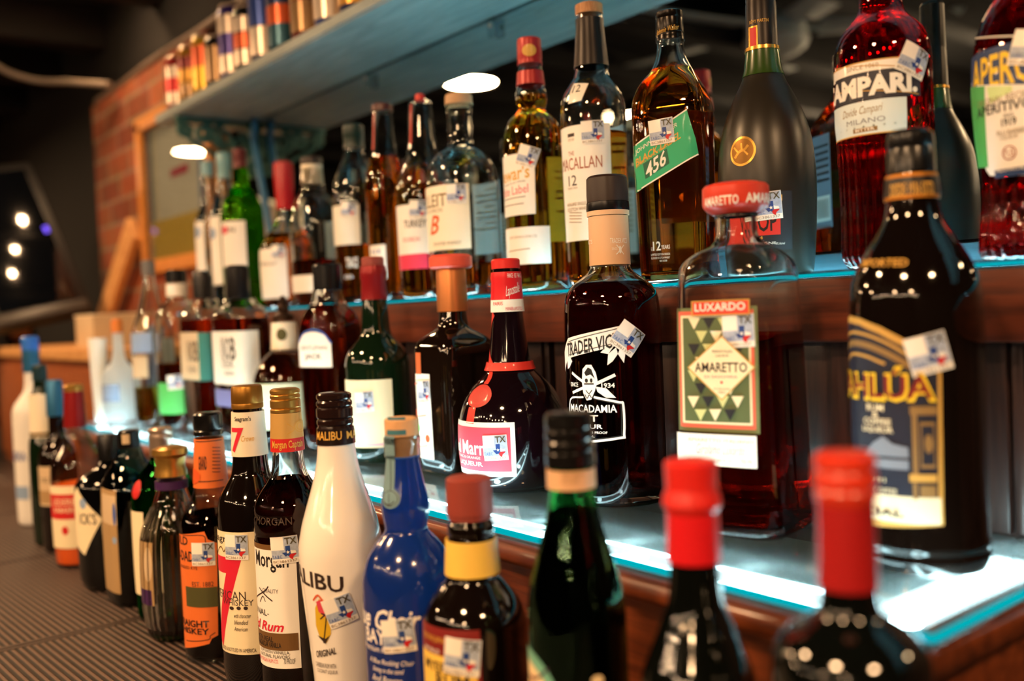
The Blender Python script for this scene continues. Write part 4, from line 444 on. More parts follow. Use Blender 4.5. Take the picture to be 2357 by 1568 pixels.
{'n':'bourbon_bottle','l':'clear bottle with dark green cap and pale label over amber bourbon,sixth from shelf end','g':'bottles on the upper lit shelf','p':(-1.2617,0.725,1.3455),'sec':(2,1),'glass':('clear','shell',[(0.0144,0.233),(0.0184,0.214),(0.0289,0.1944),(0.0348,0.1748),(0.0361,0.1552),(0.0349,0.0174),(0.0329,0.0)]),'cap':('cap_green',[(0.0131,0.2681),(0.0157,0.2655),(0.0157,0.2493),(0.0151,0.2473),(0.0157,0.2317)]),'liq':(0.0857,'amber'),'dec':[('front_label','glass',[['R',-64.8467,0.0857,65.1533,0.1444,'offwhite']]),('front_print','glass',[['T',26.7396,0.0513,56.7396,0.0666,'TRACE','whiteink','b',0.0],['T',20.3714,0.035,42.3714,0.0414,'BOURBON','whiteink','n',0.0]])],'st':[('glass',40.1743,0.1374,-4)],'back':2},
{'n':'whiskey_bottle','l':'slender amber bottle with dark cap,red neck strip and small white square label','g':'bottles on the upper lit shelf','p':(-1.176,0.725,1.3455),'sec':(3,1),'glass':('clear','shell',[(0.0137,0.2721),(0.0184,0.2075),(0.0222,0.192),(0.026,0.1814),(0.0266,0.1639),(0.0255,0.0137),(0.0244,0.0)]),'cap':('cap_maroon',[(0.0137,0.2821),(0.0156,0.2796),(0.0156,0.2709)]),'liq':(0.2063,'amber'),'dec':[('neck_strip','glass',[['R',-7.9073,0.2153,8.0927,0.267,'redglow']]),('front_label','glass',[['R',-19.9427,0.0306,50.0573,0.0791,'paper'],['T',-8.2341,0.0667,31.7659,0.0728,'III','blue_ink','n',0.0]])],'back':2},  # neck strip is plain red stock
{'n':'whiskey_bottle','l':'clear necked amber bottle with small red top and pink banded white label','g':'bottles on the upper lit shelf','p':(-1.078,0.725,1.3455),'sec':(2,1),'glass':('clear','shell',[(0.0136,0.2677),(0.0159,0.2642),(0.0195,0.2102),(0.023,0.1867),(0.0307,0.1738),(0.0366,0.162),(0.039,0.1455),(0.0368,0.0096),(0.035,0.0)]),'cap':('cap_red',[(0.0053,0.2764),(0.0065,0.2753),(0.0065,0.2665)]),'liq':(0.1526,'amber_light'),'dec':[('neck_strip','glass',[['R',-1.2231,0.2081,12.7769,0.2608,'redglow']]),('front_label','glass',[['R',-69.7464,0.0588,60.2536,0.1245,'paper'],['R',-72.6812,0.0387,57.3188,0.0588,'pinkband'],['T',8.1377,0.0937,58.1377,0.1035,'TURKEY','black','b',0.0],['T',2.7496,0.0753,42.7496,0.081,'BOURBON','pinkred','n',0.0]])],'st':[('glass',42.2248,0.117,-4)],'back':2},
{'n':'bourbon_bottle','l':'broad clear bottle with cork stopper,cream label and little amber left','g':'bottles on the upper lit shelf','p':(-0.9759,0.715,1.3455),'sec':(2,1),'glass':('clear','shell',[(0.0165,0.2421),(0.0171,0.2366),(0.016,0.2312),(0.016,0.1956),(0.0171,0.1884),(0.0232,0.1841),(0.032,0.1786),(0.0408,0.1681),(0.0452,0.1544),(0.0469,0.1324),(0.046,0.0166),(0.0438,0.0)]),'cap':('cork_pale',[(0.016,0.2536),(0.0171,0.2519),(0.0176,0.241)]),'liq':(0.0398,'amber'),'dec':[('front_label','glass',[['R',-36.6498,0.0564,63.3502,0.1359,'creamlit'],['T',-55.5631,0.1099,28.4369,0.1258,'BULLEIT','tan2','b',0.0],['T',-20.0429,0.1031,19.9571,0.1084,'BOURBON','tan2','n',0.0],['T',-10.2392,0.0765,13.4622,0.0999,'B','orange_deep','bi',0.0],['T',-1.5464,0.0622,48.4536,0.0664,'FRONTIER WHISKEY','tan2','n',0.0]])],'st':[('glass',43.9349,0.1237,0)],'back':2},
{'n':'whisky_bottle','l':'golden whisky bottle with red cap,ringed neck and tilted white label','g':'bottles on the upper lit shelf','p':(-0.8462,0.725,1.3455),'sec':(2,1),'glass':('clear','shell',[(0.0132,0.2637),(0.0152,0.238),(0.0183,0.2315),(0.0193,0.2219),(0.0167,0.2149),(0.0162,0.2098),(0.0254,0.2017),(0.032,0.1917),(0.035,0.1785),(0.0361,0.1624),(0.0362,0.0151),(0.0347,0.0)]),'cap':('foil_red2',[(0.0127,0.2933),(0.0139,0.2923),(0.0142,0.2903),(0.0147,0.2707),(0.0142,0.2692),(0.0147,0.2632)]),'rings':[('neck_label','foil_red2',[(0.0147,0.2546),(0.0162,0.239)])],'liq':(0.2269,'gold_liq'),'dec':[('cap_print','cap',[['E',49.3109,0.2768,33.4151,0.007,'gold_ink']]),('front_label','glass',[['P',[(-61.2884,0.1599),(-41.7998,0.1563),(51.0263,0.1564),(48.7116,0.0869),(-43.3213,0.0864),(-61.2884,0.0891)],'paper'],['T',-45.1098,0.126,40.8902,0.1421,"Dewar's",'gold_ink','b',0.0041],['T',-46.8117,0.11,37.1883,0.1198,'White Label','pinkred','',0.0031],['T',-21.0823,0.122,32.9177,0.1249,'Blended Scotch Whisky','brown_ink','',0.0031],['L',[(-45.3518,0.1056),(31.7807,0.1072)],0.0008,'brown_ink'],['L',[(-45.8491,0.0985),(27.8876,0.0995)],0.0008,'brown_ink']]),('lower_label','glass',[['R',-56.3286,0.0303,73.6714,0.0727,'paper'],['T',-10.6534,0.0594,49.3466,0.0633,'JOHN DEWAR & SONS LTD','tan2','n',0.0],['L',[(-16.2463,0.0463),(35.8112,0.0479)],0.001,'tan2']])],'st':[('glass',38.1419,0.152,-20)],'back':2},
{'n':'whisky_bottle','l':'clear whisky bottle with wooden stopper,black neck foil and large white label','g':'bottles on the upper lit shelf','p':(-0.7444,0.725,1.3455),'sec':(2,1),'glass':('clear','shell',[(0.0141,0.2942),(0.0146,0.2895),(0.0169,0.2401),(0.0193,0.2261),(0.0254,0.2177),(0.0316,0.2084),(0.0349,0.1981),(0.0358,0.1793),(0.0337,0.0097),(0.0318,0.0)]),'cap':('cap_wood',[(0.0131,0.3049),(0.015,0.3039),(0.015,0.2937)]),'rings':[('neck_foil','foil_blackbrown',[(0.0148,0.2886),(0.0146,0.2811),(0.016,0.2634),(0.0184,0.2373)])],'liq':(0.1643,'amber'),'dec':[('neck_tag','glass',[['P',[(-1.262,0.2177),(38.8769,0.2144),(26.1693,0.1955),(-1.6021,0.1947)],'paper'],['T',4.4158,0.206,22.5347,0.2145,'12','ink_dark','n',0.0]]),('front_label','glass',[['R',-37.585,0.0494,74.415,0.171,'paper'],['R',-4.991,0.1596,10.5297,0.1632,'brown_ink'],['T',-3.9573,0.1552,10.0427,0.1579,'ESTD 1824','tan2','n',0.0],['T',-5.4046,0.1398,8.5954,0.1443,'THE','rust','n',0.0],['T',-29.8748,0.1247,58.1252,0.1374,'MACALLAN','rust','n',0.0],['T',-8.0639,0.108,11.3562,0.1189,'12','ink_dark','n',0.0],['T',-12.159,0.1044,12.4211,0.1066,'YEARS OLD','tan2','n',0.0],['T',-16.1332,0.0866,41.8668,0.0902,'HIGHLAND SINGLE MALT','tan2','n',0.0],['T',-15.5355,0.0812,38.4645,0.0849,'SCOTCH WHISKY','tan2','n',0.0],['L',[(-10.5819,0.0803),(18.8994,0.0784)],0.0007,'tan2'],['L',[(-11.1104,0.0771),(18.62,0.0753)],0.0007,'tan2'],['L',[(-11.6489,0.0738),(18.3391,0.0721)],0.0007,'tan2'],['L',[(-12.2769,0.0702),(18.0162,0.0684)],0.0007,'tan2']])],'st':[('glass',43.7857,0.1617,0)],'back':2},
{'n':'whisky_bottle','l':'square amber whisky bottle with black cap and slanted green label','g':'bottles on the upper lit shelf','p':(-0.6288,0.722,1.3455),'sec':(6,1),'glass':('clear','shell',[(0.0133,0.2374),(0.0129,0.2306),(0.0154,0.2187),(0.0197,0.2093),(0.0264,0.1974),(0.0314,0.1872),(0.0352,0.1753),(0.036,0.1603),(0.0331,0.0209),(0.0324,0.0)]),'cap':('cap_blackgold',[(0.0116,0.2658),(0.0133,0.2645),(0.0133,0.2595),(0.0128,0.2586),(0.0133,0.2578),(0.0137,0.2459),(0.0133,0.2446),(0.0141,0.2433),(0.0137,0.2412),(0.0141,0.2399),(0.0141,0.2365)]),'liq':(0.2085,'amber'),'rot':27,'dec':[('cap_print','cap',[['T',-51.3705,0.2415,53.7793,0.2482,'Johnnie Walker','gold_ink','i',0.0034]]),('front_label','front',[['P',[(-0.036,0.1324),(-0.0275,0.134),(0.0222,0.1615),(0.0293,0.1335),(0.0312,0.1194),(0.003,0.106),(-0.0278,0.0889),(-0.036,0.0866)],'green_bright_paper'],['L',[(-0.0293,0.1334),(0.0222,0.1611)],0.0013,'paper'],['L',[(-0.0296,0.0891),(0.0312,0.1186)],0.0013,'paper'],['T',-0.03,0.1338,0.0128,0.1395,'JOHNNIE WALKER','paper','',0.0224],['T',-0.03,0.1236,0.0157,0.131,'BLACK LABEL','gold_ink','b',0.0224],['T',-0.03,0.12,0.0037,0.1233,'BLENDED SCOTCH WHISKY','gold_ink','',0.0181],['P',[(-0.0223,0.1143),(0.0018,0.1267),(0.0037,0.1125),(-0.0204,0.0999)],'green_deep'],['T',-0.0197,0.1056,0.0007,0.1204,'456','paper','b',0.0129]]),('lower_print','front',[['T',-0.018,0.0302,-0.0165,0.0336,'AGED','paper','n',0.0],['T',-0.016,0.0303,-0.0082,0.0391,'12','paper','b',0.0],['T',-0.0078,0.0314,0.0007,0.0352,'YEARS','paper','n',0.0],['T',-0.018,0.0254,0.0004,0.0275,'LIMITED EDITION DESIGN','paper','n',0.0],['T',-0.018,0.0221,0.0002,0.0241,'BLENDED SCOTCH WHISKY','paper','n',0.0],['T',-0.01,0.0193,-0.0025,0.021,'PRODUCT OF SCOTLAND','paper','n',0.0]])],'st':[('front',-0.0026,0.1432,4)],'back':1},
{'n':'cognac_bottle','l':'matte dark teardrop cognac bottle with gold horse medallion and black neck foil','g':'bottles on the upper lit shelf','p':(-0.5213,0.722,1.3455),'sec':(2,1),'glass':('matte_dark','solid',[(0.0137,0.2017),(0.0156,0.1854),(0.0195,0.1738),(0.0278,0.1582),(0.036,0.1388),(0.0407,0.1193),(0.0431,0.092),(0.0432,0.0725),(0.0413,0.0294),(0.0386,0.0)]),'cap':('foil_blackbrown',[(0.0105,0.2966),(0.0125,0.2935),(0.0129,0.2704),(0.0133,0.2473),(0.0131,0.245),(0.0135,0.2434),(0.0144,0.204)]),'rings':[('gold_ring','gold',[(0.0146,0.204),(0.0148,0.2009)]),('green_neck','green_neck',[(0.0141,0.2009),(0.016,0.1854),(0.018,0.1784)])],'dec':[('neck_print','cap',[['R',-14.5366,0.1987,21.7897,0.2216,'gold'],['R',-7.7737,0.2005,17.1205,0.2203,'red'],['T',-8.7776,0.2238,61.2224,0.2276,'RÉMY MARTIN','gold_ink','n',0.0]]),('front_label','glass',[['R',-30.7814,0.021,64.2186,0.0715,'inkpaper'],['R',-30.1508,0.0341,49.8492,0.0548,'redlabel'],['T',5.8503,0.0372,45.8503,0.0535,'VSOP','ink_dark','b',0.0],['T',-17.5098,0.0629,52.4902,0.0696,'RÉMY MARTIN','gold_ink','n',0.0],['T',13.306,0.0308,29.306,0.0334,'1724','gold_ink','n',0.0],['T',-15.7772,0.0261,44.2228,0.0283,'FINE CHAMPAGNE','paper','n',0.0],['T',43.1904,0.0255,54.6044,0.0274,'40% Alc/vol','paper','n',0.0]]),('medallion','glass',[['E',7.549,0.1085,17.2275,0.013,'gold'],['E',7.549,0.1085,14.6744,0.011,'bronze'],['L',[(-2.166,0.1032),(3.987,0.1082),(10.9728,0.1097),(15.3976,0.113)],0.0024,'gold'],['L',[(7.549,0.1085),(6.2476,0.1155)],0.0016,'gold'],['L',[(2.7782,0.1075),(-3.9215,0.1129)],0.0016,'gold'],['L',[(9.8457,0.1091),(15.3811,0.1047)],0.0016,'gold']])],'st':[('glass',35.59,0.0591,4)]},
{'n':'aperitif_bottle','l':'fluted deep red bitter bottle with navy and white label,name cut off at left','g':'bottles on the upper lit shelf','p':(-0.4056,0.72,1.3455),'sec':(2,1),'glass':('clear','shell',[(0.0146,0.28),(0.016,0.2216),(0.0167,0.2061),(0.0209,0.1992),(0.0296,0.1905),(0.0345,0.1819),(0.037,0.1698),(0.0374,0.1108),(0.036,0.1073),(0.0344,0.0305),(0.0351,0.0182),(0.0344,0.0077),(0.0316,0.0)]),'cap':('cap_black',[(0.0146,0.3091),(0.0156,0.3074),(0.016,0.2793)]),'liq':(0.2354,'campari_red'),'flute':(30,0.018,0.1108),'dec':[('front_label','glass',[['R',-51.3715,0.15,53.6285,0.1593,'paper'],['R',-51.1234,0.1589,53.8766,0.1599,'goldflat'],['T',-14.7574,0.1541,25.2426,0.1574,'SINCE 1860','tan2','n',0.0],['R',-40.4809,0.1299,74.5191,0.1515,'navy'],['L',[(-39.5234,0.1611),(72.4766,0.1501)],0.0007,'goldflat'],['L',[(-40.8125,0.1415),(71.1875,0.1312)],0.0007,'goldflat'],['T',-68.1208,0.1325,69.8792,0.1484,'CAMPARI.','paper','x',0.0],['R',-49.7022,0.1033,55.2978,0.1292,'paleblue'],['T',-23.4236,0.1176,28.5764,0.1256,'Davide Campari','tan2','i',0.0014],['T',-16.8879,0.1121,31.1121,0.1161,'MILANO','greyblue','n',0.0],['R',-8.0855,0.1057,21.9145,0.1089,'bronzeflat'],['T',-5.1041,0.1063,18.8959,0.1086,'BITTER','paper','b',0.0],['R',-49.1557,0.103,55.8443,0.1039,'goldflat']])],'st':[('glass',66.5778,0.1566,-26)]},
{'n':'aperitif_bottle','l':'waisted bright red aperitif bottle with blue banner label at the right edge','g':'bottles on the upper lit shelf','p':(-0.2892,0.722,1.3455),'sec':(2,1),'glass':('clear','shell',[(0.0135,0.263),(0.0141,0.213),(0.0154,0.2009),(0.0252,0.1887),(0.0363,0.1704),(0.0407,0.1551),(0.0426,0.1398),(0.0423,0.1061),(0.039,0.0661),(0.0369,0.0476),(0.0375,0.0322),(0.0404,0.0105),(0.0391,0.0)]),'cap':('cap_silver',[(0.0129,0.2872),(0.0141,0.2857),(0.0144,0.2621)]),'liq':(0.1948,'aperol_red'),'flute':(28,0.02,0.0507),'dec':[('front_label','glass',[['R',-92.1657,0.1139,32.8343,0.1468,'navyblue'],['L',[(-90.2835,0.1664),(31.7165,0.1458)],0.0009,'paper'],['R',-87.5873,0.1139,32.4127,0.1156,'paper'],['T',-49.8567,0.1186,32.1433,0.1422,'APEROL','yellow_bold','b',0.0],['P',[(-41.0725,0.1246),(28.9275,0.1139),(27.9003,0.0542),(-31.5206,0.0594),(-37.0725,0.0639)],'paper'],['P',[(-102.4651,0.1318),(-27.6326,0.1219),(-32.4651,0.0656),(-98.4651,0.0705)],'green_paper'],['P',[(-25.3576,0.1209),(0.6286,0.1172),(0.4977,0.1137),(-21.7185,0.1083)],'palegreen2'],['T',-41.272,0.1081,16.728,0.1127,'ORIGINAL RECIPE','tan2','n',0.0],['T',-42.4205,0.101,17.5795,0.1079,'APERITIVO','ink_dark','b',0.0],['T',-8.6184,0.0969,1.068,0.0993,'SINCE','ink_dark','n',0.0],['T',-10.8673,0.0908,3.0272,0.0963,'1919','ink_dark','b',0.0],['T',-16.3022,0.085,13.8618,0.0885,'FILLI BARBIERI','tan2','n',0.0],['T',-13.0796,0.0817,3.7902,0.0843,'LIQUEUR','tan2','n',0.0],['E',-5.3265,0.0726,7.1125,0.005,'rust'],['E',-5.3265,0.0726,5.8895,0.0041,'paper'],['T',-10.2247,0.07,-0.6724,0.0752,'PLB','rust','n',0.0],['R',-23.1454,0.0565,24.1186,0.0623,'navyblue'],['T',-21.4065,0.0602,13.3126,0.0634,'PADOVA-ITALIA','paper','n',0.0]])],'st':[('glass',16.5995,0.1405,-14)]}
]
for d in BOTTLES: build_bottle(d)
H=CAMZ
Z2=H-.1748; Z3=H+.0205; ZC=H-.358; ZS=H+.4286; YM=.875
# ------------------------------------------------------------------ setting
def struct(name,c,s,mat,bev=0): return tag(box(name,c,s,mat,None,bev),kind='structure')
CEIL=H+1.02
struct('floor',(-1.9,-1.6,-.05),(7.4,5.4,.1),'floor_dark')
struct('ceiling',(-1.9,-1.6,CEIL+.05),(7.4,5.4,.1),'ceiling_dark')
struct('wall_back',(-1.9,1.0,CEIL/2),(7.4,.1,CEIL),'plaster_dark')
struct('wall_front',(-1.9,-4.15,CEIL/2),(7.4,.1,CEIL),'plaster_dark')
struct('wall_left',(-5.45,-1.6,CEIL/2),(.1,5.4,CEIL),'plaster_dark')
struct('wall_right',(1.75,-1.6,CEIL/2),(.1,5.4,CEIL),'plaster_dark')
tag(box('wall_brick',(-2.665,.91,(H+.69)/2),(.95,.07,H+.69),'brick',None,0),kind='structure')
tag(box('trim_mirror',(-.42,YM-.008,Z3+.0112),(3.6,.016,.0215),'trim_paint',None,.001),kind='structure')
# wall mirror: glass in a dark surround
mr=empty('wall_mirror',(-.42,YM,Z3+.024)); tag(mr,'large wall mirror running behind the upper bottle shelf','mirror')
bm=bmesh.new(); add_box(bm,(0,.006,.30),(3.56,.008,.596)); finish('mirror_glass',bm,'mirror',mr,30)
bm=bmesh.new(); add_box(bm,(0,.018,.30),(3.6,.014,.60)); finish('backing',bm,'black_plastic',mr,30)
# ------------------------------------------------------------------ bar counter and mats
ct=empty('bar_counter',(-1.88,.26,0)); tag(ct,'long low back bar counter carrying the rubber mats','counter')
bm=bmesh.new(); add_box(bm,(0,0,ZC-.02),(5.0,.9,.04),None,.004); finish('worktop',bm,'counter_steel',ct,30)
bm=bmesh.new(); add_box(bm,(0,.02,(ZC-.04)/2),(4.96,.84,ZC-.04)); finish('base',bm,'cabinet_wood',ct,30)
MATX=[-.30,-.74,-1.18,-1.62,-2.06,-2.50,-2.94,-3.38]
names=['rubber bar mat under the nearest dark red capped bottles','rubber bar mat under the white and blue bottles in front','rubber bar mat in front of the orange labelled bottles','rubber bar mat under the teal and black bottles','rubber bar mat under the frosted white bottle','rubber bar mat just beyond the last bottles','empty rubber bar mat towards the end cabinet','empty rubber bar mat at the far end of the counter']
MATX=[.14]+MATX[:7]
for i,x1 in enumerate(MATX):
    r=empty('bar_mat',(x1-.22,.272,ZC)); tag(r,names[i],'mat','rubber mats laid end to end')
    bm=bmesh.new(); add_box(bm,(0,0,.0016),(.424,.372,.0032)); finish('nub_field',bm,'rubber_mat',r,30)
    bm=bmesh.new()
    for c,s in (((-.215,0,.002),(.007,.388,.004)),((.215,0,.002),(.007,.388,.004)),((0,.19,.002),(.424,.008,.004)),((0,-.19,.002),(.424,.008,.004))): add_box(bm,c,s,None,.001)
    finish('border',bm,'rubber',r,30)
# ------------------------------------------------------------------ lower lit step
XL,XR=-1.905,-.248
def led_row(parent,pts,name='light_diode'):
    for p in pts:
        bm=bmesh.new(); bmesh.ops.create_cone(bm,cap_ends=True,segments=14,radius1=.009,radius2=.008,depth=.0018); o=finish(name,bm,'led_white',parent,30); o.location=p
st=empty('lit_shelf_step',((XL+XR)/2,.58,ZC)); tag(st,'lower wooden step with white lit glass top and bottles along it','shelf')
cx=(XL+XR)/2; W=XR-XL; hz=Z2-ZC
bm=bmesh.new()
add_box(bm,(0,-.1,(hz-.012)/2),(W,.02,hz-.012),None,.004)                 # front board
add_box(bm,(W/2-.01,0.004,(hz-.012)/2),(.02,.2,hz-.012),None,.003); add_box(bm,(-W/2+.01,.004,(hz-.012)/2),(.02,.2,hz-.012),None,.003)
finish('riser',bm,'step_wood',st,30)
bm=bmesh.new(); add_tube(bm,[(-W/2-.002,-.1165,hz-.0185),(W/2+.0075,-.1165,hz-.0185),(W/2+.0075,.10,hz-.0185)],.0088,16); finish('nosing',bm,'step_wood',st,40)
bm=bmesh.new(); add_box(bm,(0,.006,hz-.034),(W-.04,.19,.008)); finish('tray',bm,'under_board',st,30)
bm=bmesh.new(); add_box(bm,(0,-.002,hz-.006),(W+.004,.218,.0105),None,.001); finish('glass_top',bm,'plate_dusty',st,30)
bm=bmesh.new(); add_box(bm,(0,-.1121,hz-.0050),(W+.006,.0012,.0050)); add_box(bm,(W/2+.0032,-.002,hz-.0050),(.0012,.218,.0050)); finish('lit_edge',bm,'led_edge',st,30)  # glass edge glows by itself, standing in for the strip light it carries
bm=bmesh.new(); add_box(bm,(0,-.0885,hz-.0124),(W-.06,.005,.0012)); add_box(bm,(W/2-.027,.01,hz-.0124),(.006,.17,.0012)); add_box(bm,(0,-.060,hz-.0124),(W-.12,.004,.0012)); add_box(bm,(W/2-.046,.01,hz-.0124),(.005,.15,.0012)); finish('light_strip',bm,'led_glow',st,30)
bm=bmesh.new()
for k,(yy,ww) in enumerate(((-.0885,.010),(-.0745,.013),(-.0600,.011))):
    add_box(bm,(-.01,yy,hz-.0142),(W-.06-.028*k,ww,.0024)); add_box(bm,(W/2+.0885-.1125+yy*0-(.000,.014,.0285)[k],.012,hz-.0142),(ww,.165,.0024))
finish('glowing_channel',bm,'led_panel',st,30)  # emission paints the diode light onto the white channel
led_row(st,[(-W/2+.05+.105*i,-.076,hz-.0125) for i in range(int((W-.06)/.105)+1)]+[(W/2-.036,-.02+.06*i,hz-.0125) for i in range(2)])
# ------------------------------------------------------------------ upper lit step
XL3,XR3=-1.89,.9; cx3=(XL3+XR3)/2; W3=XR3-XL3
s3=empty('lit_shelf_step',(cx3,.77,Z2)); tag(s3,'upper dark board shelf over grooved panelling, lit cyan edge, mirror behind','shelf')
h3=Z3-Z2
bm=bmesh.new(); add_box(bm,(0,-.094,h3-.0555/2-.004),(W3,.018,.0515),None,.0025); add_box(bm,(-W3/2+.009,.005,h3-.0555/2-.004),(.018,.18,.0515),None,.0025); finish('front_board',bm,'board_wood',s3,30)
bm=bmesh.new(); x=-W3/2
while x<W3/2-.02:
    w=min(.1005,W3/2-x)
    add_box(bm,(x+w/2-.008,-.077,(h3-.05)/2),(w-.022,.012,h3-.05),None,.002)
    add_box(bm,(x+w-.0125,-.076,(h3-.05)/2),(.009,.010,h3-.05),None,.003)
    x+=.1005
add_box(bm,(0,-.069,(h3-.05)/2),(W3,.004,h3-.05))
finish('grooved_panel',bm,'panel_wood',s3,30)
bm=bmesh.new(); add_box(bm,(0,-.062,(ZC-Z2)/2),(W3,.010,Z2-ZC)); finish('base_panel',bm,'panel_wood',s3,30)
bm=bmesh.new(); add_box(bm,(0,.005,h3-.034),(W3-.02,.18,.008)); finish('tray',bm,'under_board',s3,30)
bm=bmesh.new(); add_box(bm,(0,-.001,h3-.004),(W3,.205,.0075),None,.0008); finish('glass_top',bm,'plate_glass',s3,30)
bm=bmesh.new(); add_box(bm,(0,-.1040,h3-.0036),(W3,.0012,.0026)); finish('lit_edge',bm,'led_edge',s3,30)  # edge glow painted as emission, as on the lower glass
bm=bmesh.new(); add_box(bm,(.34,-.072,h3-.016),(W3-.05-.68,.007,.003)); add_box(bm,(.30,.07,h3-.016),(W3-.05-.60,.006,.003)); finish('light_strip',bm,'led_cyan',s3,30)
led_row(s3,[(-W3/2+.06+.1*i,-.075,h3-.0135) for i in range(int(1.75/.1))])
# ------------------------------------------------------------------ overhead shelf
XLs,XRs=-2.06,.9; cs=(XLs+XRs)/2; Ws=XRs-XLs
sh=empty('overhead_shelf',(cs,.789,ZS)); tag(sh,'overhead grey plank shelf tinted blue by the lights, cans on top','shelf')
bm=bmesh.new(); add_box(bm,(0,0,.011),(Ws,.168,.022),None,.003); finish('plank',bm,'shelf_paint',sh,30)
bm=bmesh.new(); add_box(bm,(0,-.0855,.011),(Ws,.003,.016),None,.001); finish('edge_strip',bm,'shelf_paint',sh,30)
for i,X in enumerate((-1.455,-1.096,-.74,-.38)):
    r_=empty('mirror_clip',(X,YM-.001,ZS-.020)); tag(r_,['small clear clip under the overhead shelf above the dark green capped bottle','small clear clip under the overhead shelf beside the red capped golden bottle','clear mirror clip above the square amber bottle','clear mirror clip above the fluted red bottle'][i],'clip','clear clips holding the mirror under the shelf')
    bm=bmesh.new(); add_box(bm,(0,-.004,.004),(.016,.008,.026),None,.003); finish('clip_body',bm,'acrylic',r_,30)
    bm=bmesh.new(); add_tube(bm,[(0,-.008,.008),(0,-.0105,.008)],[.0045,.003],10); finish('screw',bm,'cap_silver',r_,40)
# scroll bracket at the shelf end
br=empty('shelf_bracket',(-1.955,.79,ZS)); tag(br,'ornate cast scroll bracket holding up the far end of the overhead shelf','bracket')
bm=bmesh.new(); add_box(bm,(0,0,-.005),(.02,.166,.010),None,.002); add_box(bm,(0,.078,-.06),(.02,.01,.12),None,.002); finish('frame',bm,'iron_teal',br,30)
bm=bmesh.new()
def scroll(cy,cz,r0,turns,a0,sg=1):
    pts=[]
    for i in range(int(turns*18)+1):
        a=a0+sg*2*PI*i/18; r=r0*(1-.8*i/(turns*18)); pts.append((0,cy+r*math.cos(a),cz+r*math.sin(a)))
    add_tube(bm,pts,.006,8)
for a in ((-.062,-.026,.017,1.4,PI/2,1),(-.024,-.030,.021,1.5,PI/2,-1),(.018,-.038,.026,1.6,PI/2,1),(.055,-.052,.024,1.6,PI/2,-1),(.060,-.094,.016,1.3,PI/2,1),(.030,-.080,.014,1.3,0,1)): scroll(*a)
add_tube(bm,spline([(0,-.080,-.010),(0,-.045,-.052),(0,-.005,-.072),(0,.035,-.100),(0,.076,-.114)],6),.0055,8)
finish('scrollwork',bm,'iron_teal',br,50)
bm=bmesh.new(); add_tube(bm,spline([(-1.905,.858,ZS-.001),(-1.915,.858,ZS-.04),(-1.905,.858,ZS-.08),(-1.88,.858,ZS-.16),(-1.85,.856,ZS-.25),(-1.83,.856,Z3+.1),(-1.82,.856,Z3+.03)],8),.0075,10)
tag(finish('power_cable',bm,'cable_blue',None,50),'blue cable hanging from the overhead shelf beside the green bottle','cable')
# ------------------------------------------------------------------ cans on the overhead shelf
def can(x,h,cols,label,r=.0325):
    h*=1.18
    o=empty('drink_can',(x,.748,ZS+.0225)); tag(o,label,'can','drink cans on the overhead shelf')
    bm=bmesh.new(); p=[(r*.82,h-.004),(r*.86,h-.006),(r,h-.016),(r,.010),(r*.84,.001),(r*.80,0)]; lathe(bm,chaikin(p,1),32); finish('can_body',bm,cols[0],o,40)
    bm=bmesh.new(); lathe(bm,[(r*.80,h-.003),(r*.84,h),(r*.88,h-.002),(r*.84,h-.006)],32); finish('can_lid',bm,'cap_silver',o,30)
    S=Shape(p,(2,1),None,0); ops=[]
    for i,c in enumerate(cols[1:]):
        z0=.014+(h-.034)*i/len(cols[1:]); z1=.014+(h-.034)*(i+1)/len(cols[1:])
        ops.append(['R',-85,z0,85,z1-.003,c])
    if ops: decal('can_print',o,S,False,ops)
for n,c in dict(can_red='#b01818',can_gold='#b8862c',can_yellow='#c8a02a',can_tan='#8a6a44',can_purple='#3a2c7a',can_white='#c8b8a8',can_orange='#c05024',can_navy='#18265a',can_teal='#184c60',can_maroon='#6a1618',can_black='#14100e',can_blue='#1c3c8a').items(): pbr(n,c,.28,.45)
CANS=[(-2.022,.098,('can_red','can_white','can_red','can_white'),'red and white can at the far left end of the overhead shelf'),
(-1.946,.100,('can_gold','can_tan','can_gold','can_maroon'),'gold can with maroon top, next to the red and white can'),
(-1.868,.103,('can_yellow','can_yellow','can_orange'),'yellow can with orange top band on the overhead shelf'),
(-1.798,.088,('can_black','can_tan'),'short dark can with tan front between yellow and purple cans'),
(-1.727,.122,('can_purple','can_white','can_purple','can_white'),'tall purple and silver can on the overhead shelf'),
(-1.657,.104,('can_black','can_white','can_orange','can_white'),'white can with orange band right of the purple can'),
(-1.586,.118,('can_navy','can_white','can_blue'),'navy can with pale stripes on the overhead shelf'),
(-1.512,.118,('can_teal','can_teal','can_orange','can_navy'),'dark teal can with blue and orange print'),
(-1.424,.118,('can_maroon','can_tan','can_gold'),'maroon can with gold print near the shelf middle'),
(-1.342,.118,('can_blue','can_white','can_navy'),'blue can with white print right of the maroon can'),
(-1.262,.118,('can_navy','can_gold','can_navy'),'navy can with gold print, last one in view')]
for a in CANS: can(*a)
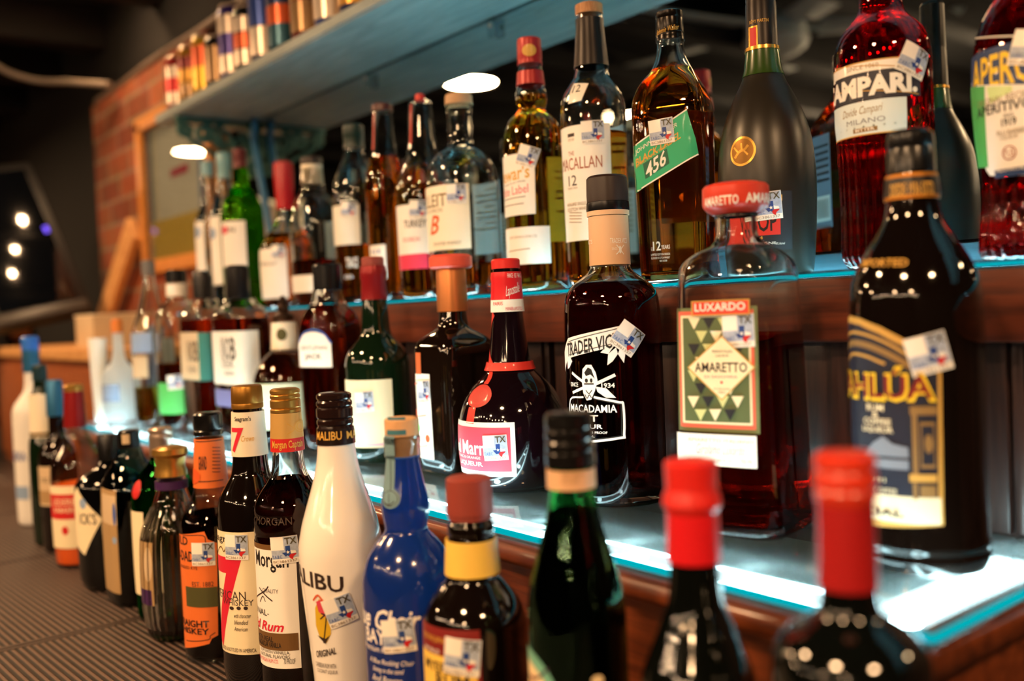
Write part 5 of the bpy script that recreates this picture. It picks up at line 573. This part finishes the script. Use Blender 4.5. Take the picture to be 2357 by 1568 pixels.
# ------------------------------------------------------------------ small things at the end of the lower step
o=empty('tumbler',(-1.862,.505,Z2)); tag(o,'tall tapered frosted glass tumbler standing at the end of the lit shelf','glass')
bm=bmesh.new(); P=[(.0165,.155),(.015,.10),(.0125,.03),(.012,.004),(.010,0)]; IN=[(r-.0015,max(z,.008)) for r,z in P[:-1]]; lathe(bm,chaikin(P,2)+[(.002,.001)],36,closed_top=False)
lathe(bm,IN,36,closed_top=False); finish('tumbler_wall',bm,'frosted_glass',o,40)
o=empty('menu_holder',(-1.86,.60,Z2)); tag(o,'clear acrylic menu holder with colourful card behind the tumbler','menu holder')
bm=bmesh.new(); add_box(bm,(0,0,.003),(.075,.05,.006),None,.001); add_box(bm,(0,-.006,.09),(.075,.002,.17),Matrix.Rotation(D2R(-6),3,'X'),.0005); add_box(bm,(0,.004,.09),(.075,.002,.17),Matrix.Rotation(D2R(-6),3,'X'),.0005); finish('holder',bm,'acrylic',o,30)
bm=bmesh.new(); add_box(bm,(0,-.001,.092),(.07,.001,.155),Matrix.Rotation(D2R(-6),3,'X')); c=finish('card',bm,'haze_blue',o,30)
bm=bmesh.new(); add_box(bm,(-.024,-.0018,.085),(.014,.0006,.11),Matrix.Rotation(D2R(-6),3,'X')); finish('card_print',bm,'orange_paper',o,30)
# side cabinet, box and board against the brick wall
o=empty('side_cabinet',(-2.52,.70,0)); tag(o,'low orange brown wooden cabinet between the lit shelves and brick wall end','cabinet')
ztop=H-.045
bm=bmesh.new(); add_box(bm,(0,0,ztop-.012),(1.06,.33,.024),None,.003); finish('cabinet_top',bm,'plank_wood',o,30)
bm=bmesh.new(); add_box(bm,(0,.005,(ztop-.024+ZC)/2),(1.02,.31,ztop-.024-ZC)); finish('carcass',bm,'cabinet_wood',o,30)
for s in (-1,1):
    bm=bmesh.new(); add_box(bm,(s*.25,-.154,(ztop-.024+ZC)/2),(.46,.012,ztop-.07-ZC),None,.003); dr=finish('cabinet_door',bm,'cabinet_wood',o,30)
    bm=bmesh.new(); add_tube(bm,[(s*.05,-.160,(ztop+ZC)/2),(s*.05,-.178,(ztop+ZC)/2)],[.006,.010],12); finish('knob',bm,'bronze',dr,40)
o=empty('cardboard_box',(-2.33,.66,ztop)); tag(o,'beige box standing on the side cabinet behind the tumbler','box')
bm=bmesh.new(); add_box(bm,(0,0,.036),(.15,.11,.072),None,.002); finish('carton',bm,'beige',o,30)
bm=bmesh.new(); add_box(bm,(0,0,.0735),(.154,.114,.003),None,.001); finish('lid',bm,'cream_paint',o,30)
bm=bmesh.new(); R=Matrix.Rotation(D2R(52),3,'Y'); add_box(bm,(-2.86,.838,ztop+.175),(.46,.022,.075),Matrix.Rotation(D2R(-37),3,'Y'),.002)
tag(finish('plank',bm,'plank_wood',None,30),'pale wooden plank leaning slantwise against the brick wall','plank')
# framed poster
o=empty('framed_poster',(-2.40,.872,H+.155)); tag(o,'orange wood framed poster on the brick wall left of the bottles','picture')
bm=bmesh.new()
for c,s in (((-.245,-.012,.19),(.035,.024,.40)),((.245,-.012,.19),(.035,.024,.40)),((0,-.012,.0),(.525,.024,.035)),((0,-.012,.385),(.525,.024,.035))): add_box(bm,c,s,None,.003)
finish('frame',bm,'frame_wood',o,30)
bm=bmesh.new(); add_box(bm,(0,-.004,.19),(.47,.004,.37)); ps=finish('print',bm,'cream',o,30)
for nm,c,s,m in (('print_border',(-.20,-.0065,.19),(.03,.001,.37),'greyblue'),('print_patch',(.0,-.0065,.21),(.30,.001,.30),'creamlit'),('print_patch',(-.03,-.0075,.07),(.34,.001,.10),'yellow_paper'),('print_patch',(.02,-.0085,.23),(.12,.001,.02),'pinkred'),('print_patch',(.16,-.0085,.2),(.02,.001,.3),'haze_blue')):
    bm=bmesh.new(); vs=add_box(bm,c,s); finish(nm,bm,m,ps,30)
bm=bmesh.new(); add_box(bm,(0,-.014,.19),(.46,.002,.36)); finish('pane',bm,'acrylic',o,30)
# conduit and cable
bm=bmesh.new(); add_tube(bm,spline([(-3.12,.889,H+.7034),(-2.83,.889,H+.7034),(-2.6,.889,H+.709),(-2.312,.889,H+.704),(-2.07,.889,H+.7034),(-1.6,.889,H+.7034)],8),.013,10)
tag(finish('conduit_pipe',bm,'conduit',None,50),'bent conduit pipe running along the top of the brick wall','pipe')
bm=bmesh.new(); add_tube(bm,spline([(-2.86,.85,H+.700),(-3.08,.80,H+.748),(-3.24,.75,H+.78),(-3.3,.68,H+.81),(-3.33,.60,H+.85),(-3.45,.3,H+.93),(-3.5,-.1,CEIL-.003)],8),.009,10)
tag(finish('ceiling_cable',bm,'cable_grey',None,50),'pale cable sagging from the dark ceiling to the brick wall top','cable')
for i,X in enumerate((-4.9,-4.35,-3.8,-3.25,-2.7,-2.15,-1.6,-1.05,-.5,.05,.6,1.15)):
    tag(box('ceiling_beam',(X,-1.6,CEIL-.06),(.09,5.2,.12),'beam_wood',None,.004),kind='structure')
# tilted monitor beyond the brick wall
BR=Vector((-2.9,.769,.0526+H)); TR=Vector((-3.16,.767,.506+H)); BL=Vector((-2.9,.515,.005+H))
o=empty('monitor',(-3.0,.56,H+.02)); tag(o,'large dark tilted monitor at the far left, reflecting small lights','monitor')
e1=(BR-BL).normalized(); e3=e1.cross(TR-BR).normalized(); e2=e3.cross(e1)
Rm=Matrix((e1,e2,e3)).transposed()
w,hh=.262,.54; cen=BR+e1*.012-e1*w/2+e2*hh/2
def mon(name,c,s,mat,bev=.003,parent=o):
    bm=bmesh.new(); add_box(bm,(0,0,0),s,None,bev); bmesh.ops.transform(bm,matrix=Matrix.Translation(cen+Rm@Vector(c)-o.location)@Rm.to_4x4(),verts=bm.verts[:]); return finish(name,bm,mat,parent,30)
bz=mon('housing',(0,0,-.02),(w,hh,.04),'black_plastic')
mon('screen',(0,.01,.001),(w-.05,hh-.07,.004),'screen',.001)
mon('bottom_bezel',(0,-hh/2+.022,.002),(w-.02,.03,.006),'bezel',.002)
mon('power_light',(w/2-.035,.02,.003),(.012,.02,.004),'power_light',.001)
ob=bmesh.new(); add_tube(ob,[tuple(cen-e3*.04-o.location),tuple(Vector((-3.3,.62,H+.1))-o.location),(-.3,.06,-.1)],.02,12); finish('stand',ob,'black_plastic',o,40)
# pale framed panel beside the monitor
o2=empty('display_board',(-3.0,.35,H+.0)); tag(o2,'pale framed board tilted beside the dark monitor at the left edge','panel'); o=o2
cen=BL-e1*.13+e2*.27-e3*.03
mon('board_face',(0,0,0),(.22,.54,.02),'grey_print',.004,o2)
mon('board_frame',(.1,0,.012),(.016,.54,.012),'offwhite',.003,o2); mon('board_frame',(-.1,0,.012),(.016,.54,.012),'offwhite',.003,o2); mon('board_frame',(0,-.262,.012),(.184,.016,.012),'offwhite',.003,o2); mon('board_frame',(0,.262,.012),(.184,.016,.012),'offwhite',.003,o2)
# back cabinet at the end of the room
o=empty('end_cabinet',(-4.66,.45,0)); tag(o,'brown wooden cabinet with open dark shelf at the far end of the bar','cabinet')
zt=H+.03
bm=bmesh.new()
for c,s in (((0,0,zt-.03),(.5,.96,.06)),((0,-.46,zt/2),(.48,.03,zt-.06)),((0,.46,zt/2),(.48,.03,zt-.06)),((-.22,0,zt/2),(.03,.92,zt-.06)),((0,0,zt-.36),(.46,.92,.03)),((0,.1,zt-.18),(.46,.03,.3))): add_box(bm,c,s,None,.003)
finish('carcass',bm,'cabinet_wood',o,30)
def sm(name,c,s,mat,label,cat): tag(box(name,c,s,mat,None,.003),label,cat)
sm('paper_stack',(-4.44,.35,zt-.345+.0752),(.06,.2,.15),'offwhite','white stack of papers on the open shelf of the end cabinet','papers')
sm('storage_box',(-4.51,.70,zt-.345+.0602),(.2,.2,.12),'black_plastic','black box inside the open shelf of the end cabinet','box')
# pieces on the counter at the far left
o=empty('drink_tray',(-1.92,.235,ZC+.0045)); tag(o,'dark round tray with shiny rim on the mat at the left edge','tray')
bm=bmesh.new(); lathe(bm,[(.055,.012),(.058,.013),(.060,.010),(.056,.001),(.05,0)],40,closed_top=False); finish('tray_body',bm,'black_plastic',o,30)
bm=bmesh.new(); add_tube(bm,[(.0585*math.cos(2*PI*k/32),.0585*math.sin(2*PI*k/32),.0125) for k in range(33)],.0018,6); finish('rim',bm,'shade_metal',o,50)
o=empty('card_terminal',(-3.05,.40,ZC+.0045)); tag(o,'small dark till unit with an orange red light at the left edge','till')
bm=bmesh.new(); add_box(bm,(0,0,.09),(.18,.2,.18),None,.01); finish('case',bm,'black_plastic',o,30)
bm=bmesh.new(); bmesh.ops.create_uvsphere(bm,u_segments=14,v_segments=8,radius=.012); q=finish('indicator',bm,'till_light',o,50); q.location=(.095,-.04,.13)
# ------------------------------------------------------------------ lamps
def pendant(x,y,z,label,r=.095,on=True):
    o=empty('pendant_lamp',(x,y,z)); tag(o,label,'lamp','dome lamps hanging over the bar')
    bm=bmesh.new(); prof=chaikin([(.012,.085),(.03,.08),(r*.75,.05),(r,.004)],2); lathe(bm,prof+[(a-.003,b-.002) for a,b in prof[::-1]][:-1],40,closed_top=False,closed_bot=False); finish('lamp_shade',bm,'shade_metal',o,50)
    bm=bmesh.new(); bmesh.ops.create_circle(bm,cap_ends=True,segments=40,radius=r*.93)
    bmesh.ops.reverse_faces(bm,faces=bm.faces); q=finish('diffuser',bm,'bulb_warm',o,None); q.location=(0,0,.006)
    bm=bmesh.new(); add_tube(bm,[(0,0,.083),(0,0,CEIL-z-.002)],.004,8); finish('cord',bm,'black_plastic',o,50)
LZ=H+.79
for x,y,l in ((-2.66,-.25,'lit dome lamp hanging over the bar, its bright disc mirrored above the cork bottle'),(-4.35,.06,'lit dome lamp over the far end of the bar, mirrored near the poster'),(-2.8,-1.22,'lit dome lamp out in the room, mirrored between the two whisky bottles'),(-1.25,-.30,'added unseen dome lamp lighting the bottles from over the bar aisle'),(-.15,-.55,'added unseen dome lamp above and behind the viewer'),(.75,.05,'added unseen dome lamp over the near end of the bar'),(-.6,-1.9,'added unseen dome lamp lighting the bar from across the room'),(.6,-1.6,'added unseen dome lamp near the right wall')):  # lamps from the bar aisle onward are unseen, added to light the bottles
    pendant(x,y,LZ,l)
# small ceiling spots at the far end, mirrored in the tilted monitor
for x,y,l in ((-2.82,.74,'small ceiling spot nearest the dark monitor'),(-2.60,.64,'small ceiling spot above the wooden side cabinet'),(-2.38,.56,'small ceiling spot above the framed poster')):
    o=empty('ceiling_spot',(x,y,CEIL-.002)); tag(o,l,'lamp','small ceiling spots at the far end')
    bm=bmesh.new(); lathe(bm,[(.03,0),(.035,-.03),(.030,-.05),(.028,-.048),(.030,-.03),(.026,-.004)],24,closed_top=False,closed_bot=False); finish('spot_housing',bm,'shade_metal',o,40)
    bm=bmesh.new(); bmesh.ops.create_uvsphere(bm,u_segments=12,v_segments=8,radius=.021); q=finish('light_bulb',bm,'bulb_spot',o,50); q.location=(0,0,-.035)
# string of bulbs across the room
o=empty('string_lights',(-1.0,-2.4,H+.72)); tag(o,'string of small warm bulbs stretched across the room behind the viewer','string lights')
pts=[(-2.6+.37*i, -.25*math.sin(i*.9), -.04*abs(math.sin(i*PI/2))) for i in range(15)]
bm=bmesh.new(); add_tube(bm,[(p[0],p[1],p[2]+.03) for p in pts],.003,6); finish('wire',bm,'black_plastic',o,50)
for p in pts:
    bm=bmesh.new(); bmesh.ops.create_uvsphere(bm,u_segments=12,v_segments=8,radius=.020); q=finish('light_bulb',bm,'bulb_string',o,50); q.location=p
# ceiling fan, seen in the mirror
FX,FY,FZ=-2.0,-1.10,H+.88
o=empty('ceiling_fan',(FX,FY,FZ)); tag(o,'pale ceiling fan with unlit glass bowl, seen in the mirror behind the cognac bottle','fan')
bm=bmesh.new(); lathe(bm,chaikin([(.02,.12),(.09,.10),(.11,.06),(.09,.03),(.05,.025)],2),32); finish('motor_housing',bm,'fan_white',o,50)
bm=bmesh.new(); lathe(bm,chaikin([(.11,.03),(.115,.02),(.10,-.01),(.06,-.035),(.01,-.04)],2),32); finish('glass_bowl',bm,'fan_bowl',o,50)
for k in range(5):
    a=2*PI*k/5+.5; R=Matrix.Rotation(a,3,'Z')@Matrix.Rotation(D2R(10),3,'X')
    bm=bmesh.new(); add_box(bm,tuple(R@Vector((.38,0,.06))),(.46,.12,.006),R,.002); add_box(bm,tuple(R@Vector((.13,0,.06))),(.1,.03,.008),R); finish('blade',bm,'fan_white',o,30)
bm=bmesh.new(); add_tube(bm,[(0,0,.118),(0,0,CEIL-FZ-.002)],.012,10); finish('down_rod',bm,'fan_white',o,50)
# ------------------------------------------------------------------ world, camera
w=bpy.data.worlds.new('dim_room'); sc.world=w; w.use_nodes=True
w.node_tree.nodes['Background'].inputs[0].default_value=(.9,.7,.55,1); w.node_tree.nodes['Background'].inputs[1].default_value=.01
cd=bpy.data.cameras.new('camera'); cam=bpy.data.objects.new('camera',cd); COL.objects.link(cam)
cd.sensor_fit='HORIZONTAL'; cd.sensor_width=36; cd.lens=33.285; cd.clip_start=.02; cd.clip_end=50
right=Vector((.62725,.77763,-.04303)); up=Vector((.00148,.05405,.99854)); back=right.cross(up)
cam.matrix_world=Matrix(((right.x,up.x,back.x,0),(right.y,up.y,back.y,0),(right.z,up.z,back.z,CAMZ),(0,0,0,1)))
cd.dof.use_dof=True; cd.dof.focus_distance=.86; cd.dof.aperture_fstop=2.8
sc.camera=cam
sc.view_settings.view_transform='Standard'; sc.view_settings.look='None'; sc.view_settings.exposure=.12; sc.view_settings.gamma=1; sc.view_settings.use_curve_mapping=False
cy=sc.cycles; cy.max_bounces=24; cy.transmission_bounces=20; cy.glossy_bounces=8; cy.diffuse_bounces=3; cy.transparent_max_bounces=40; cy.sample_clamp_indirect=6; cy.sample_clamp_direct=0; cy.use_denoising=True; cy.caustics_reflective=True; cy.caustics_refractive=True; cy.blur_glossy=.3
